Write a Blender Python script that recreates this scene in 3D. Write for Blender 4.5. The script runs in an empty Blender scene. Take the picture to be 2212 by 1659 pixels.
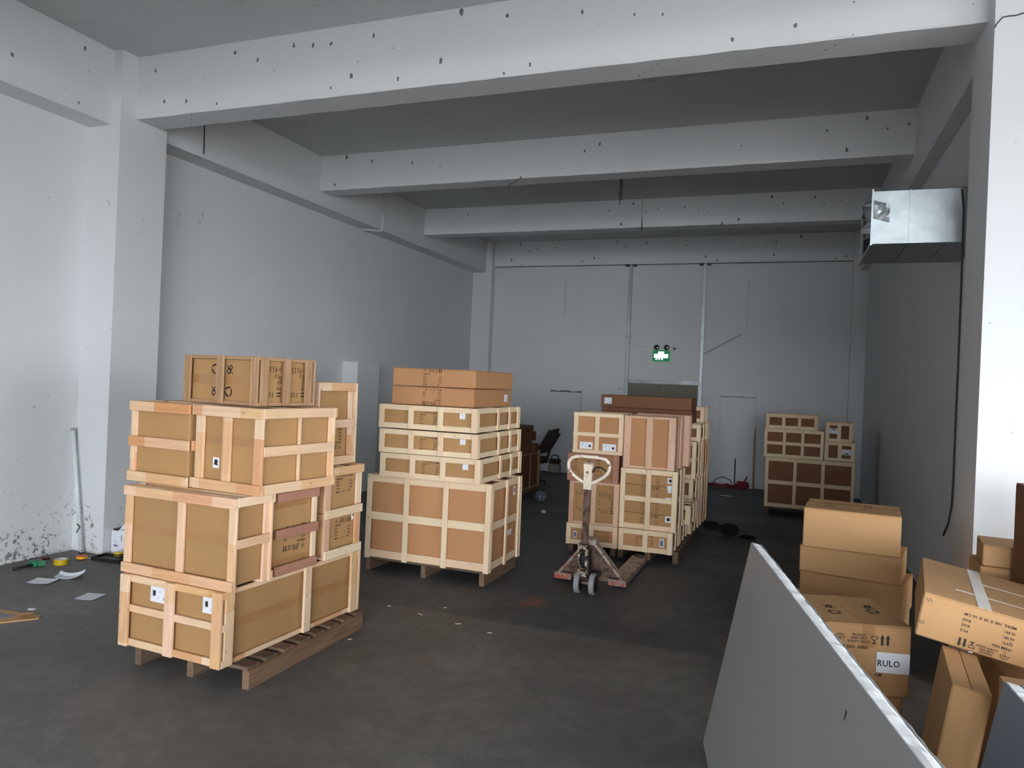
import bpy, bmesh, math, random
from mathutils import Matrix, Vector
random.seed(7)
S = bpy.context.scene
COL = S.collection
R = math.radians

# ------------------------------------------------------------------ camera
CAMX = (1589.67, -.3595, -.0005, .0422, 1.9)      # focal px (of 2212), yaw, pitch, roll, height
def set_camera():
    f, yaw, pitch, roll, h = CAMX
    fw = Vector((math.sin(yaw)*math.cos(pitch), math.cos(yaw)*math.cos(pitch), math.sin(pitch)))
    r = Vector((math.cos(yaw), -math.sin(yaw), 0)); u = r.cross(fw)
    r2 = math.cos(roll)*r + math.sin(roll)*u; u2 = -math.sin(roll)*r + math.cos(roll)*u
    cd = bpy.data.cameras.new('camera'); co = bpy.data.objects.new('camera', cd); COL.objects.link(co)
    m = Matrix((r2, u2, -fw)).transposed().to_4x4(); m.translation = (0, 0, h); co.matrix_world = m
    cd.sensor_fit = 'HORIZONTAL'; cd.sensor_width = 36; cd.lens = f/2212*36; cd.clip_start = .05
    S.camera = co
set_camera()

# ------------------------------------------------------------------ world, daylight, exposure
wd = bpy.data.worlds.new('overcast_sky'); S.world = wd; wd.use_nodes = True
SKY = 24.0                   # radiance of the overcast sky outside the open doors
bg = wd.node_tree.nodes['Background']; bg.inputs[0].default_value = (.90, .955, 1, 1); bg.inputs[1].default_value = SKY
DOOR = (-.8, 7.6, 4.1)      # open loading doors in the front wall behind the camera: x0, x1, height
SIDE = (-2.8, 1.9, 3.3)      # open loading doors in the right wall beside the camera: y0, y1, height
XE, YF = 8.0, -8.5           # right and front limits of the front bays
def portal(name, loc, rot, sx, sy):      # marks a doorway through which the sky lights the hall
    l = bpy.data.lights.new(name, 'AREA'); l.shape = 'RECTANGLE'; l.size = sx; l.size_y = sy; l.cycles.is_portal = True
    o = bpy.data.objects.new(name, l); COL.objects.link(o); o.location = loc; o.rotation_euler = rot; return o
portal('front_door_daylight', ((DOOR[0]+DOOR[1])/2, YF-.1, DOOR[2]/2), (R(90), 0, 0), DOOR[1]-DOOR[0], DOOR[2])
portal('side_door_daylight', (XE+.1, (SIDE[0]+SIDE[1])/2, SIDE[2]/2), (R(90), 0, R(90)), SIDE[1]-SIDE[0], SIDE[2])
S.cycles.max_bounces = 6; S.cycles.diffuse_bounces = 4; S.cycles.glossy_bounces = 3; S.cycles.transmission_bounces = 2; S.cycles.transparent_max_bounces = 4
vs = S.view_settings; vs.view_transform = 'Standard'; vs.look = 'None'; vs.gamma = 1; vs.use_curve_mapping = False
vs.exposure = -0.15

# ------------------------------------------------------------------ material helpers
def newmat(name):
    m = bpy.data.materials.new(name); m.use_nodes = True
    nt = m.node_tree; b = nt.nodes['Principled BSDF']; return m, nt, b
def N(nt, t, **kw):
    n = nt.nodes.new(t)
    for k, v in kw.items():
        if k in ('operation', 'blend_type', 'data_type', 'feature', 'noise_dimensions', 'bands_direction', 'wave_type', 'interpolation_type', 'clamp'): setattr(n, k, v)
        else: n.inputs[k].default_value = v
    return n
def L(nt, a, b): nt.links.new(a, b)
def srgb(r, g, b):
    f = lambda c: (c/255/12.92) if c/255 <= .04045 else ((c/255+.055)/1.055)**2.4
    return (f(r), f(g), f(b), 1)
def ramp(nt, fac, stops):
    r = nt.nodes.new('ShaderNodeValToRGB'); e = r.color_ramp.elements
    while len(e) < len(stops): e.new(.5)
    for el, (p, c) in zip(e, stops): el.position = p; el.color = c if len(c) == 4 else (*c, 1)
    L(nt, fac, r.inputs[0]); return r
def mixc(nt, fac, a, b, mode='MIX'):
    n = nt.nodes.new('ShaderNodeMix'); n.data_type = 'RGBA'; n.blend_type = mode
    for sock, v in ((n.inputs[0], fac), (n.inputs[6], a), (n.inputs[7], b)):
        if hasattr(v, 'is_linked'): L(nt, v, sock)
        else: sock.default_value = v
    return n.outputs[2]
def bump(nt, b, h, strength, dist=.01):
    n = N(nt, 'ShaderNodeBump', Strength=strength, Distance=dist); L(nt, h, n.inputs['Height']); L(nt, n.outputs[0], b.inputs['Normal'])
def mathn(nt, op, a, b=None):
    n = nt.nodes.new('ShaderNodeMath'); n.operation = op
    for i, v in enumerate((a, b)):
        if v is None: continue
        if hasattr(v, 'is_linked'): L(nt, v, n.inputs[i])
        else: n.inputs[i].default_value = v
    return n.outputs[0]

def plain(name, col, rough=.6, metal=0, spec=.5, noise=0, nscale=20):
    m, nt, b = newmat(name)
    b.inputs['Roughness'].default_value = rough; b.inputs['Metallic'].default_value = metal; b.inputs['Specular IOR Level'].default_value = spec
    if noise:
        tc = nt.nodes.new('ShaderNodeTexCoord'); n = N(nt, 'ShaderNodeTexNoise', Scale=nscale, Detail=4.0); L(nt, tc.outputs['Object'], n.inputs['Vector'])
        c = mixc(nt, n.outputs['Fac'], tuple(x*(1-noise) for x in col[:3])+(1,), tuple(min(1, x*(1+noise)) for x in col[:3])+(1,))
        L(nt, c, b.inputs['Base Color'])
    else: b.inputs['Base Color'].default_value = col
    return m

def plaster(name, col, speck=.0, scuff=False, stain=0.0):
    m, nt, b = newmat(name)
    g = nt.nodes.new('ShaderNodeNewGeometry'); pos = g.outputs['Position']
    n1 = N(nt, 'ShaderNodeTexNoise', Scale=1.3, Detail=6.0); L(nt, pos, n1.inputs['Vector'])
    c = mixc(nt, n1.outputs['Fac'], tuple(x*.95 for x in col)+(1,), tuple(min(1, x*1.04) for x in col)+(1,))
    if speck:      # nail holes, rust spots and scrapes left by the formwork
        sp_ = N(nt, 'ShaderNodeSeparateXYZ'); L(nt, pos, sp_.inputs[0]); cb = nt.nodes.new('ShaderNodeCombineXYZ')
        L(nt, mathn(nt, 'ADD', sp_.outputs[0], sp_.outputs[1]), cb.inputs[0]); L(nt, mathn(nt, 'MULTIPLY', sp_.outputs[2], .6), cb.inputs[1])
        v = nt.nodes.new('ShaderNodeTexVoronoi'); v.voronoi_dimensions = '2D'; v.inputs['Scale'].default_value = 4.6; L(nt, cb.outputs[0], v.inputs['Vector'])
        nz = N(nt, 'ShaderNodeTexNoise', Scale=30.0, Detail=3.0); L(nt, pos, nz.inputs['Vector'])
        d = mathn(nt, 'ADD', v.outputs['Distance'], mathn(nt, 'MULTIPLY', mathn(nt, 'SUBTRACT', nz.outputs['Fac'], .5), .16))
        sz = N(nt, 'ShaderNodeSeparateColor'); L(nt, v.outputs['Color'], sz.inputs[0])
        thr = mathn(nt, 'MULTIPLY', mathn(nt, 'GREATER_THAN', sz.outputs[0], 1-speck), mathn(nt, 'MULTIPLY', sz.outputs[1], .085))
        k = mathn(nt, 'MULTIPLY', mathn(nt, 'LESS_THAN', d, thr), .8)
        c = mixc(nt, k, c, srgb(52, 48, 46))
        n4 = N(nt, 'ShaderNodeTexNoise', Scale=3.0, Detail=8.0, Roughness=.75); mp2 = N(nt, 'ShaderNodeMapping'); mp2.inputs['Scale'].default_value = (.6, .6, 3)
        L(nt, pos, mp2.inputs['Vector']); L(nt, mp2.outputs[0], n4.inputs['Vector'])
        rr = ramp(nt, n4.outputs['Fac'], [(.64, (0, 0, 0)), (.74, (1, 1, 1))])
        c = mixc(nt, mathn(nt, 'MULTIPLY', rr.outputs[0], .18), c, srgb(120, 118, 114))
    if stain:
        n4 = N(nt, 'ShaderNodeTexNoise', Scale=1.6, Detail=9.0, Roughness=.7); mp2 = N(nt, 'ShaderNodeMapping'); mp2.inputs['Scale'].default_value = (.5, 2.2, 1)
        L(nt, pos, mp2.inputs['Vector']); L(nt, mp2.outputs[0], n4.inputs['Vector'])
        rr = ramp(nt, n4.outputs['Fac'], [(.6, (0, 0, 0)), (.72, (1, 1, 1))])
        c = mixc(nt, mathn(nt, 'MULTIPLY', rr.outputs[0], stain), c, srgb(112, 104, 96))
    if scuff:      # black boot and cart scuffs along the foot of the wall
        sx = N(nt, 'ShaderNodeSeparateXYZ'); L(nt, pos, sx.inputs[0])
        zr = nt.nodes.new('ShaderNodeMapRange'); zr.inputs['From Min'].default_value = .05; zr.inputs['From Max'].default_value = 1.0; zr.inputs['To Min'].default_value = 1; zr.inputs['To Max'].default_value = 0
        L(nt, sx.outputs[2], zr.inputs['Value'])
        n2 = N(nt, 'ShaderNodeTexNoise', Scale=22.0, Detail=6.0, Roughness=.7); L(nt, pos, n2.inputs['Vector'])
        n3 = N(nt, 'ShaderNodeTexNoise', Scale=3.0, Detail=3.0); L(nt, pos, n3.inputs['Vector'])
        k = mathn(nt, 'ADD', mathn(nt, 'ADD', n2.outputs['Fac'], mathn(nt, 'MULTIPLY', n3.outputs['Fac'], .35)), mathn(nt, 'MULTIPLY', zr.outputs[0], .16))
        rr = ramp(nt, k, [(.86, (0, 0, 0)), (.93, (1, 1, 1))])
        c = mixc(nt, mathn(nt, 'MULTIPLY', rr.outputs[0], .75), c, srgb(70, 68, 66))
    L(nt, c, b.inputs['Base Color']); b.inputs['Roughness'].default_value = .9; b.inputs['Specular IOR Level'].default_value = .2
    n5 = N(nt, 'ShaderNodeTexNoise', Scale=45.0, Detail=4.0); L(nt, pos, n5.inputs['Vector']); bump(nt, b, n5.outputs['Fac'], .12, .01)
    return m

def concrete_floor():
    m, nt, b = newmat('trowelled_concrete')
    g = nt.nodes.new('ShaderNodeNewGeometry'); pos = g.outputs['Position']
    n1 = N(nt, 'ShaderNodeTexNoise', Scale=.8, Detail=8.0, Roughness=.65); L(nt, pos, n1.inputs['Vector'])
    n2 = N(nt, 'ShaderNodeTexNoise', Scale=9.0, Detail=8.0, Roughness=.7); L(nt, pos, n2.inputs['Vector'])
    nf = N(nt, 'ShaderNodeTexNoise', Scale=70.0, Detail=5.0, Roughness=.8); L(nt, pos, nf.inputs['Vector'])
    k = mathn(nt, 'ADD', mathn(nt, 'ADD', mathn(nt, 'MULTIPLY', n1.outputs['Fac'], .5), mathn(nt, 'MULTIPLY', n2.outputs['Fac'], .3)), mathn(nt, 'MULTIPLY', nf.outputs['Fac'], .2))
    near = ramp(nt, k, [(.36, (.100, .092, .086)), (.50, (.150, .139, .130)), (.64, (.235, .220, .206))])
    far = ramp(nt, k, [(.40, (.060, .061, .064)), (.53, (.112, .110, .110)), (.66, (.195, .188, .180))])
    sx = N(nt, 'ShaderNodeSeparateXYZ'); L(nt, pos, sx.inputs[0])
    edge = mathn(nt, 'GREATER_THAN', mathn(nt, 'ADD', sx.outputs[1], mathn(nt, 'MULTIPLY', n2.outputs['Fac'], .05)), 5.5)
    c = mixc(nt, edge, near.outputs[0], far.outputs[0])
    n3 = N(nt, 'ShaderNodeTexNoise', Scale=1.9, Detail=2.0); L(nt, pos, n3.inputs['Vector'])
    rust = ramp(nt, n3.outputs['Fac'], [(.68, (0, 0, 0)), (.76, (1, 1, 1))])
    c = mixc(nt, mathn(nt, 'MULTIPLY', rust.outputs[0], .35), c, srgb(120, 84, 58))
    sub = nt.nodes.new('ShaderNodeVectorMath'); sub.operation = 'SUBTRACT'; L(nt, pos, sub.inputs[0]); sub.inputs[1].default_value = (-2.02, 6.1, 0)      # rust stain in front of the pallet jack
    sc2 = nt.nodes.new('ShaderNodeVectorMath'); sc2.operation = 'MULTIPLY'; L(nt, sub.outputs[0], sc2.inputs[0]); sc2.inputs[1].default_value = (3.0, 1.6, 1)
    ln = nt.nodes.new('ShaderNodeVectorMath'); ln.operation = 'LENGTH'; L(nt, sc2.outputs[0], ln.inputs[0])
    rst = ramp(nt, mathn(nt, 'ADD', ln.outputs['Value'], mathn(nt, 'MULTIPLY', n2.outputs['Fac'], 1.2)), [(.75, (1, 1, 1)), (1.0, (0, 0, 0))])
    c = mixc(nt, mathn(nt, 'MULTIPLY', rst.outputs[0], .55), c, srgb(150, 98, 62))
    v = N(nt, 'ShaderNodeTexVoronoi', Scale=9.0); L(nt, pos, v.inputs['Vector'])
    chip = mathn(nt, 'MULTIPLY', mathn(nt, 'LESS_THAN', v.outputs['Distance'], .05), .5)
    sc = N(nt, 'ShaderNodeSeparateColor'); L(nt, v.outputs['Color'], sc.inputs[0])
    c = mixc(nt, mathn(nt, 'MULTIPLY', chip, mathn(nt, 'GREATER_THAN', sc.outputs[0], .85)), c, srgb(170, 165, 158))
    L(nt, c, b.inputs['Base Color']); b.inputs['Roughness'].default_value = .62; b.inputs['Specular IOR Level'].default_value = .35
    bump(nt, b, n2.outputs['Fac'], .15, .01)
    return m

def wood(name, cols, dark=.25, seg=.35, rough=.75):
    m, nt, b = newmat(name)
    tc = nt.nodes.new('ShaderNodeTexCoord'); oi = nt.nodes.new('ShaderNodeObjectInfo')
    off = nt.nodes.new('ShaderNodeVectorMath'); off.operation = 'ADD'
    cmb = nt.nodes.new('ShaderNodeCombineXYZ')
    for i, k in enumerate((37.0, 91.0, 13.0)): L(nt, mathn(nt, 'MULTIPLY', oi.outputs['Random'], k), cmb.inputs[i])
    L(nt, tc.outputs['Object'], off.inputs[0]); L(nt, cmb.outputs[0], off.inputs[1])
    base = ramp(nt, oi.outputs['Random'], [(i/max(1, len(cols)-1), c) for i, c in enumerate(cols)])
    # finger-jointed pieces along the board
    sx = N(nt, 'ShaderNodeSeparateXYZ'); L(nt, off.outputs[0], sx.inputs[0])
    fl = mathn(nt, 'FLOOR', mathn(nt, 'MULTIPLY', sx.outputs[0], 3.1))
    wn = nt.nodes.new('ShaderNodeTexWhiteNoise'); wn.noise_dimensions = '1D'; L(nt, fl, wn.inputs['W'])
    segc = ramp(nt, wn.outputs['Value'], [(i/max(1, len(cols)-1), c) for i, c in enumerate(cols)])
    c = mixc(nt, seg, base.outputs[0], segc.outputs[0])
    mp = N(nt, 'ShaderNodeMapping'); mp.inputs['Scale'].default_value = (3, 45, 45); L(nt, off.outputs[0], mp.inputs['Vector'])
    n1 = N(nt, 'ShaderNodeTexNoise', Scale=1.0, Detail=6.0, Distortion=.8); L(nt, mp.outputs[0], n1.inputs['Vector'])
    gr = ramp(nt, n1.outputs['Fac'], [(.3, (1-dark, 1-dark*1.15, 1-dark*1.3)), (.7, (1.0, 1.0, 1.0))])
    c = mixc(nt, 1.0, c, gr.outputs[0], 'MULTIPLY')
    v = N(nt, 'ShaderNodeTexVoronoi', Scale=5.0); mpk = N(nt, 'ShaderNodeMapping'); mpk.inputs['Scale'].default_value = (1, 3, 3); L(nt, off.outputs[0], mpk.inputs['Vector']); L(nt, mpk.outputs[0], v.inputs['Vector'])
    kn = ramp(nt, v.outputs['Distance'], [(.04, (1, 1, 1)), (.10, (0, 0, 0))])
    c = mixc(nt, mathn(nt, 'MULTIPLY', kn.outputs[0], .55), c, (.16, .08, .04, 1))
    L(nt, c, b.inputs['Base Color']); b.inputs['Roughness'].default_value = rough; b.inputs['Specular IOR Level'].default_value = .25
    bump(nt, b, n1.outputs['Fac'], .2, .003)
    return m

def cardboard(name, col, rough=.8):
    m, nt, b = newmat(name)
    tc = nt.nodes.new('ShaderNodeTexCoord'); oi = nt.nodes.new('ShaderNodeObjectInfo')
    n1 = N(nt, 'ShaderNodeTexNoise', Scale=4.0, Detail=5.0); n1.noise_dimensions = '4D'; L(nt, tc.outputs['Object'], n1.inputs['Vector']); L(nt, mathn(nt, 'MULTIPLY', oi.outputs['Random'], 50.0), n1.inputs['W'])
    c = mixc(nt, n1.outputs['Fac'], tuple(x*.88 for x in col[:3])+(1,), tuple(x*1.1 for x in col[:3])+(1,))
    f = N(nt, 'ShaderNodeTexNoise', Scale=260.0, Detail=2.0); L(nt, tc.outputs['Object'], f.inputs['Vector'])
    c = mixc(nt, mathn(nt, 'MULTIPLY', f.outputs['Fac'], .18), c, tuple(x*.55 for x in col[:3])+(1,))
    hs = nt.nodes.new('ShaderNodeHueSaturation'); L(nt, c, hs.inputs['Color']); L(nt, mathn(nt, 'ADD', mathn(nt, 'MULTIPLY', oi.outputs['Random'], .16), .92), hs.inputs['Value'])
    L(nt, hs.outputs[0], b.inputs['Base Color']); b.inputs['Roughness'].default_value = rough; b.inputs['Specular IOR Level'].default_value = .2
    w = nt.nodes.new('ShaderNodeTexWave'); w.bands_direction = 'X'; w.inputs['Scale'].default_value = 60; L(nt, tc.outputs['Object'], w.inputs['Vector'])
    bump(nt, b, w.outputs['Fac'], .06, .002)
    return m

def worn_paint(name, paint, under, amount=.5, scale=14, rough=.5):
    m, nt, b = newmat(name)
    tc = nt.nodes.new('ShaderNodeTexCoord'); n = N(nt, 'ShaderNodeTexNoise', Scale=scale, Detail=8.0, Roughness=.7); L(nt, tc.outputs['Object'], n.inputs['Vector'])
    r = ramp(nt, n.outputs['Fac'], [(amount-.03, (0, 0, 0)), (amount+.03, (1, 1, 1))])
    n2 = N(nt, 'ShaderNodeTexNoise', Scale=40.0, Detail=5.0); L(nt, tc.outputs['Object'], n2.inputs['Vector'])
    u = mixc(nt, n2.outputs['Fac'], tuple(x*.6 for x in under[:3])+(1,), tuple(x*1.3 for x in under[:3])+(1,))
    L(nt, mixc(nt, r.outputs[0], u, paint), b.inputs['Base Color']); b.inputs['Roughness'].default_value = rough
    bump(nt, b, r.outputs[0], .2, .002)
    return m

def galvanised(name, base=(.62, .66, .68)):
    m, nt, b = newmat(name)
    tc = nt.nodes.new('ShaderNodeTexCoord'); v = N(nt, 'ShaderNodeTexVoronoi', Scale=35.0); L(nt, tc.outputs['Object'], v.inputs['Vector'])
    n = N(nt, 'ShaderNodeTexNoise', Scale=5.0, Detail=5.0); L(nt, tc.outputs['Object'], n.inputs['Vector'])
    sc = N(nt, 'ShaderNodeSeparateColor'); L(nt, v.outputs['Color'], sc.inputs[0])
    k = mathn(nt, 'ADD', mathn(nt, 'MULTIPLY', sc.outputs[0], .25), mathn(nt, 'MULTIPLY', n.outputs['Fac'], .65))
    r = ramp(nt, k, [(.2, tuple(x*.88 for x in base)), (.8, tuple(min(1, x*1.1) for x in base))])
    L(nt, r.outputs[0], b.inputs['Base Color']); b.inputs['Metallic'].default_value = .75; b.inputs['Roughness'].default_value = .42
    nb = N(nt, 'ShaderNodeTexNoise', Scale=2.5, Detail=2.0); L(nt, tc.outputs['Object'], nb.inputs['Vector']); bump(nt, b, nb.outputs['Fac'], .25, .05)
    return m

def emit(name, col, s):
    m, nt, b = newmat(name); b.inputs['Base Color'].default_value = col; b.inputs['Emission Color'].default_value = col; b.inputs['Emission Strength'].default_value = s; return m

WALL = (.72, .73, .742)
MAT = dict(
    wall=plaster('white_plaster_wall', WALL), wall_scuff=plaster('white_plaster_scuffed', WALL, scuff=True),
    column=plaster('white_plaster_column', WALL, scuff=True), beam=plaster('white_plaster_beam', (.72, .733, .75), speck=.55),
    yard=plain('pale_yard_concrete', (.28, .275, .265, 1), .9),
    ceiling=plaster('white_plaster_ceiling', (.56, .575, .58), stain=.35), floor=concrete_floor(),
    pine=wood('fresh_pale_pine', [srgb(230, 206, 172), srgb(240, 218, 184), srgb(234, 200, 168), srgb(242, 222, 190)], .10, .25),
    pine_mix=wood('mixed_finger_jointed_pine', [srgb(230, 204, 164), srgb(240, 202, 178), srgb(222, 176, 124), srgb(240, 214, 186), srgb(212, 150, 100), srgb(236, 210, 174)], .18, .7),
    pine_pink=wood('pink_softwood', [srgb(222, 182, 154), srgb(230, 192, 166), srgb(208, 158, 130)], .15, .35),
    redwood=wood('reddish_timber', [srgb(178, 126, 106), srgb(190, 140, 118), srgb(168, 116, 98)], .2, .25),
    weathered=wood('weathered_brown_timber', [srgb(194, 158, 124), srgb(178, 140, 106), srgb(204, 168, 136)], .35, .3),
    pallet=wood('dirty_pallet_timber', [srgb(118, 100, 86), srgb(132, 108, 90), srgb(102, 88, 76), srgb(146, 116, 92)], .4, .3, .9),
    card=cardboard('brown_corrugated_card', srgb(176, 136, 92)), card_red=cardboard('reddish_brown_card', srgb(188, 138, 98)), card_old=cardboard('faded_kraft_card', srgb(192, 150, 106)),
    card_dark=cardboard('dark_brown_card', srgb(132, 92, 68)),
    tape=plain('brown_packing_tape', srgb(168, 124, 80), .3, 0, .5), tape_clear=plain('whitish_packing_tape', srgb(205, 196, 186), .25, 0, .6),
    ink=plain('black_printing_ink', srgb(38, 34, 32), .7), paper=plain('white_paper', srgb(228, 230, 238), .7), paper_grey=plain('grey_print', srgb(128, 130, 140), .7), red_ink=plain('red_print', srgb(200, 60, 60), .7), blue_ink=plain('blue_print', srgb(80, 110, 150), .7),
    foam=plain('white_foam_core', srgb(248, 250, 252), .9, 0, .2, .03, 60), sheet=plain('grey_coated_sheet', srgb(166, 168, 170), .40, 0, .5, .05, 1.5),
    sheet_blue=plain('bluish_coated_sheet', srgb(134, 147, 160), .40, 0, .5, .05, 1.5),
    galv=galvanised('galvanised_steel', (.42, .46, .48)), galv_dark=galvanised('dull_or_shaded_galvanised_steel', (.34, .37, .39)), dark=plain('dark_void', srgb(20, 20, 22), .8),
    black=plain('black_rubber', srgb(24, 24, 25), .55), blackplastic=plain('black_plastic', srgb(34, 34, 36), .4), greytyre=plain('grey_nylon_tyre', srgb(150, 150, 150), .6, 0, .4, .1, 40),
    jack=worn_paint('rusty_dark_steel', srgb(78, 60, 54), srgb(120, 96, 84), .52, 18, .45), jack_white=worn_paint('chipped_cream_paint', srgb(232, 218, 200), srgb(130, 92, 66), .40, 16, .4),
    yoke=worn_paint('greasy_chipped_cream_paint', srgb(214, 196, 172), srgb(58, 46, 40), .52, 22, .35),
    jack_red=worn_paint('chipped_red_paint', srgb(168, 74, 62), srgb(150, 134, 122), .50, 14, .5), jack_grey=worn_paint('bare_scraped_steel', srgb(172, 156, 142), srgb(126, 98, 82), .45, 12, .5), chrome=plain('polished_steel', srgb(200, 200, 205), .2, 1),
    white_alu=plain('white_lacquered_tube', srgb(222, 228, 228), .3), door=plain('old_tan_door_panel', srgb(128, 122, 108), .7, 0, .3, .15, 3), plug=plain('white_plastic', srgb(206, 208, 206), .4),
    green=emit('exit_sign_green', (.0, .22, .07, 1), .35), exitwhite=emit('exit_sign_white', (.75, 1, .88, 1), 3.0), lens=plain('lamp_lens', srgb(60, 64, 62), .15, 0, .6),
    dgreen=plain('green_plastic', srgb(20, 112, 70), .35), yellow=plain('yellow_plastic', srgb(226, 190, 20), .35), orange=plain('orange_plastic', srgb(216, 84, 30), .35), redp=plain('red_plastic', srgb(128, 46, 50), .5), ytape=plain('yellow_tape_roll', srgb(200, 168, 30), .3),
    fabric=plain('brown_black_fabric', srgb(62, 52, 44), .95), canister=plain('pale_plastic', srgb(150, 144, 136), .5), smear=plain('dark_scar', srgb(96, 92, 88), .9), scar=plain('pale_scar', srgb(158, 156, 154), .9), crumple=plain('crumpled_film', srgb(110, 116, 128), .3, 0, .6), scrap=plain('scrap_white', srgb(190, 190, 188), .7), oil=plain('black_rag', srgb(16, 16, 18), .95))

# ------------------------------------------------------------------ geometry helpers
_cache = {}
def box_mesh(lx, ly, lz, ch=.0025):
    k = (round(lx, 3), round(ly, 3), round(lz, 4), ch)
    if k in _cache: return _cache[k]
    bm = bmesh.new(); bmesh.ops.create_cube(bm, size=1)
    bmesh.ops.scale(bm, vec=(k[0], k[1], k[2]), verts=bm.verts)
    if ch: bmesh.ops.bevel(bm, geom=list(bm.edges), offset=min(ch, .2*min(lx, ly, lz)), segments=1, affect='EDGES')
    me = bpy.data.meshes.new('box'); bm.to_mesh(me); bm.free(); me.materials.append(None); _cache[k] = me
    return me
def ob(name, me, mat, parent=None, mtx=None, loc=None, rot=None):
    o = bpy.data.objects.new(name, me); COL.objects.link(o)
    if not me.materials: me.materials.append(None)
    o.material_slots[0].link = 'OBJECT'; o.material_slots[0].material = MAT[mat] if isinstance(mat, str) else mat
    if parent: o.parent = parent
    if mtx is not None: o.matrix_local = mtx
    if loc is not None: o.location = loc
    if rot is not None: o.rotation_euler = rot
    return o
def tag(o, label, cat, group=None):
    o['label'] = label; o['category'] = cat
    if group: o['group'] = group
    return o
def struct(name, me, mat, **kw):
    o = ob(name, me, mat, **kw)
    if not o.parent: o['kind'] = 'structure'
    return o
def thing(name, label, cat, loc=(0, 0, 0), rz=0, group=None):
    o = bpy.data.objects.new(name, None); COL.objects.link(o); o.location = loc; o.rotation_euler = (0, 0, rz); o.empty_display_size = .1
    return tag(o, label, cat, group)
def bmm(fn, name='mesh', smooth=False):
    bm = bmesh.new(); fn(bm); me = bpy.data.meshes.new(name); bm.normal_update(); bm.to_mesh(me); bm.free(); me.materials.append(None)
    if smooth:
        for p in me.polygons: p.use_smooth = True
    return me
def addbox(bm, x0, x1, y0, y1, z0, z1):
    vs_ = [bm.verts.new((x, y, z)) for z in (z0, z1) for y in (y0, y1) for x in (x0, x1)]
    for f in ((0, 2, 3, 1), (4, 5, 7, 6), (0, 1, 5, 4), (2, 6, 7, 3), (0, 4, 6, 2), (1, 3, 7, 5)): bm.faces.new([vs_[i] for i in f])
def boxes(name, lst): return bmm(lambda bm: [addbox(bm, *b) for b in lst], name)
def tube(pts, r, seg=8, closed=False):
    pts = [Vector(p) for p in pts]; n = len(pts)
    def fn(bm):
        rings = []
        up = None
        for i, p in enumerate(pts):
            a = pts[(i-1) % n] if (closed or i > 0) else p; b = pts[(i+1) % n] if (closed or i < n-1) else p
            t = (b-a).normalized()
            if up is None: up = t.orthogonal().normalized()
            up = (up - t*up.dot(t)).normalized(); s = t.cross(up)
            rr = r[i] if isinstance(r, (list, tuple)) else r
            rings.append([bm.verts.new(p + rr*(math.cos(2*math.pi*k/seg)*up + math.sin(2*math.pi*k/seg)*s)) for k in range(seg)])
        for i in range(n if closed else n-1):
            A, B = rings[i], rings[(i+1) % n]
            for k in range(seg): bm.faces.new((A[k], A[(k+1) % seg], B[(k+1) % seg], B[k]))
        if not closed: bm.faces.new(rings[0][::-1]); bm.faces.new(rings[-1])
    return bmm(fn, 'tube', True)
def lathe(prof, seg=24):      # (r, z) profile round Z
    def fn(bm):
        rings = [[bm.verts.new((r*math.cos(2*math.pi*k/seg), r*math.sin(2*math.pi*k/seg), z)) for k in range(seg)] for r, z in prof]
        for A, B in zip(rings, rings[1:]):
            for k in range(seg): bm.faces.new((A[k], A[(k+1) % seg], B[(k+1) % seg], B[k]))
        bm.faces.new(rings[0][::-1]); bm.faces.new(rings[-1])
    return bmm(fn, 'lathe')
def prism(poly, t):          # polygon in XY extruded in +Z
    def fn(bm):
        a = [bm.verts.new((x, y, 0)) for x, y in poly]; b = [bm.verts.new((x, y, t)) for x, y in poly]
        bm.faces.new(a[::-1]); bm.faces.new(b)
        for i in range(len(poly)): j = (i+1) % len(poly); bm.faces.new((a[i], a[j], b[j], b[i]))
    return bmm(fn, 'prism')
FACE = {'front': Matrix(((1, 0, 0), (0, 0, -1), (0, 1, 0))), 'right': Matrix(((0, 0, 1), (1, 0, 0), (0, 1, 0))), 'left': Matrix(((0, 0, -1), (-1, 0, 0), (0, 1, 0))),
        'back': Matrix(((-1, 0, 0), (0, 0, 1), (0, 1, 0))), 'top': Matrix(((1, 0, 0), (0, 1, 0), (0, 0, 1)))}
def face_point(face, w, d, h, s, t, n):      # s along, t up, n outward from that face of a box standing on z=0 centred in x,y
    if face == 'front': return Vector((-w/2+s, -d/2-n, t))
    if face == 'back': return Vector((w/2-s, d/2+n, t))
    if face == 'right': return Vector((w/2+n, -d/2+s, t))
    if face == 'left': return Vector((-w/2-n, d/2-s, t))
    return Vector((-w/2+s, -d/2+t, h+n))
def face_mtx(face, p, spin=0):
    m = (FACE[face] @ Matrix.Rotation(spin, 3, 'Z')).to_4x4(); m.translation = p; return m

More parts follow.
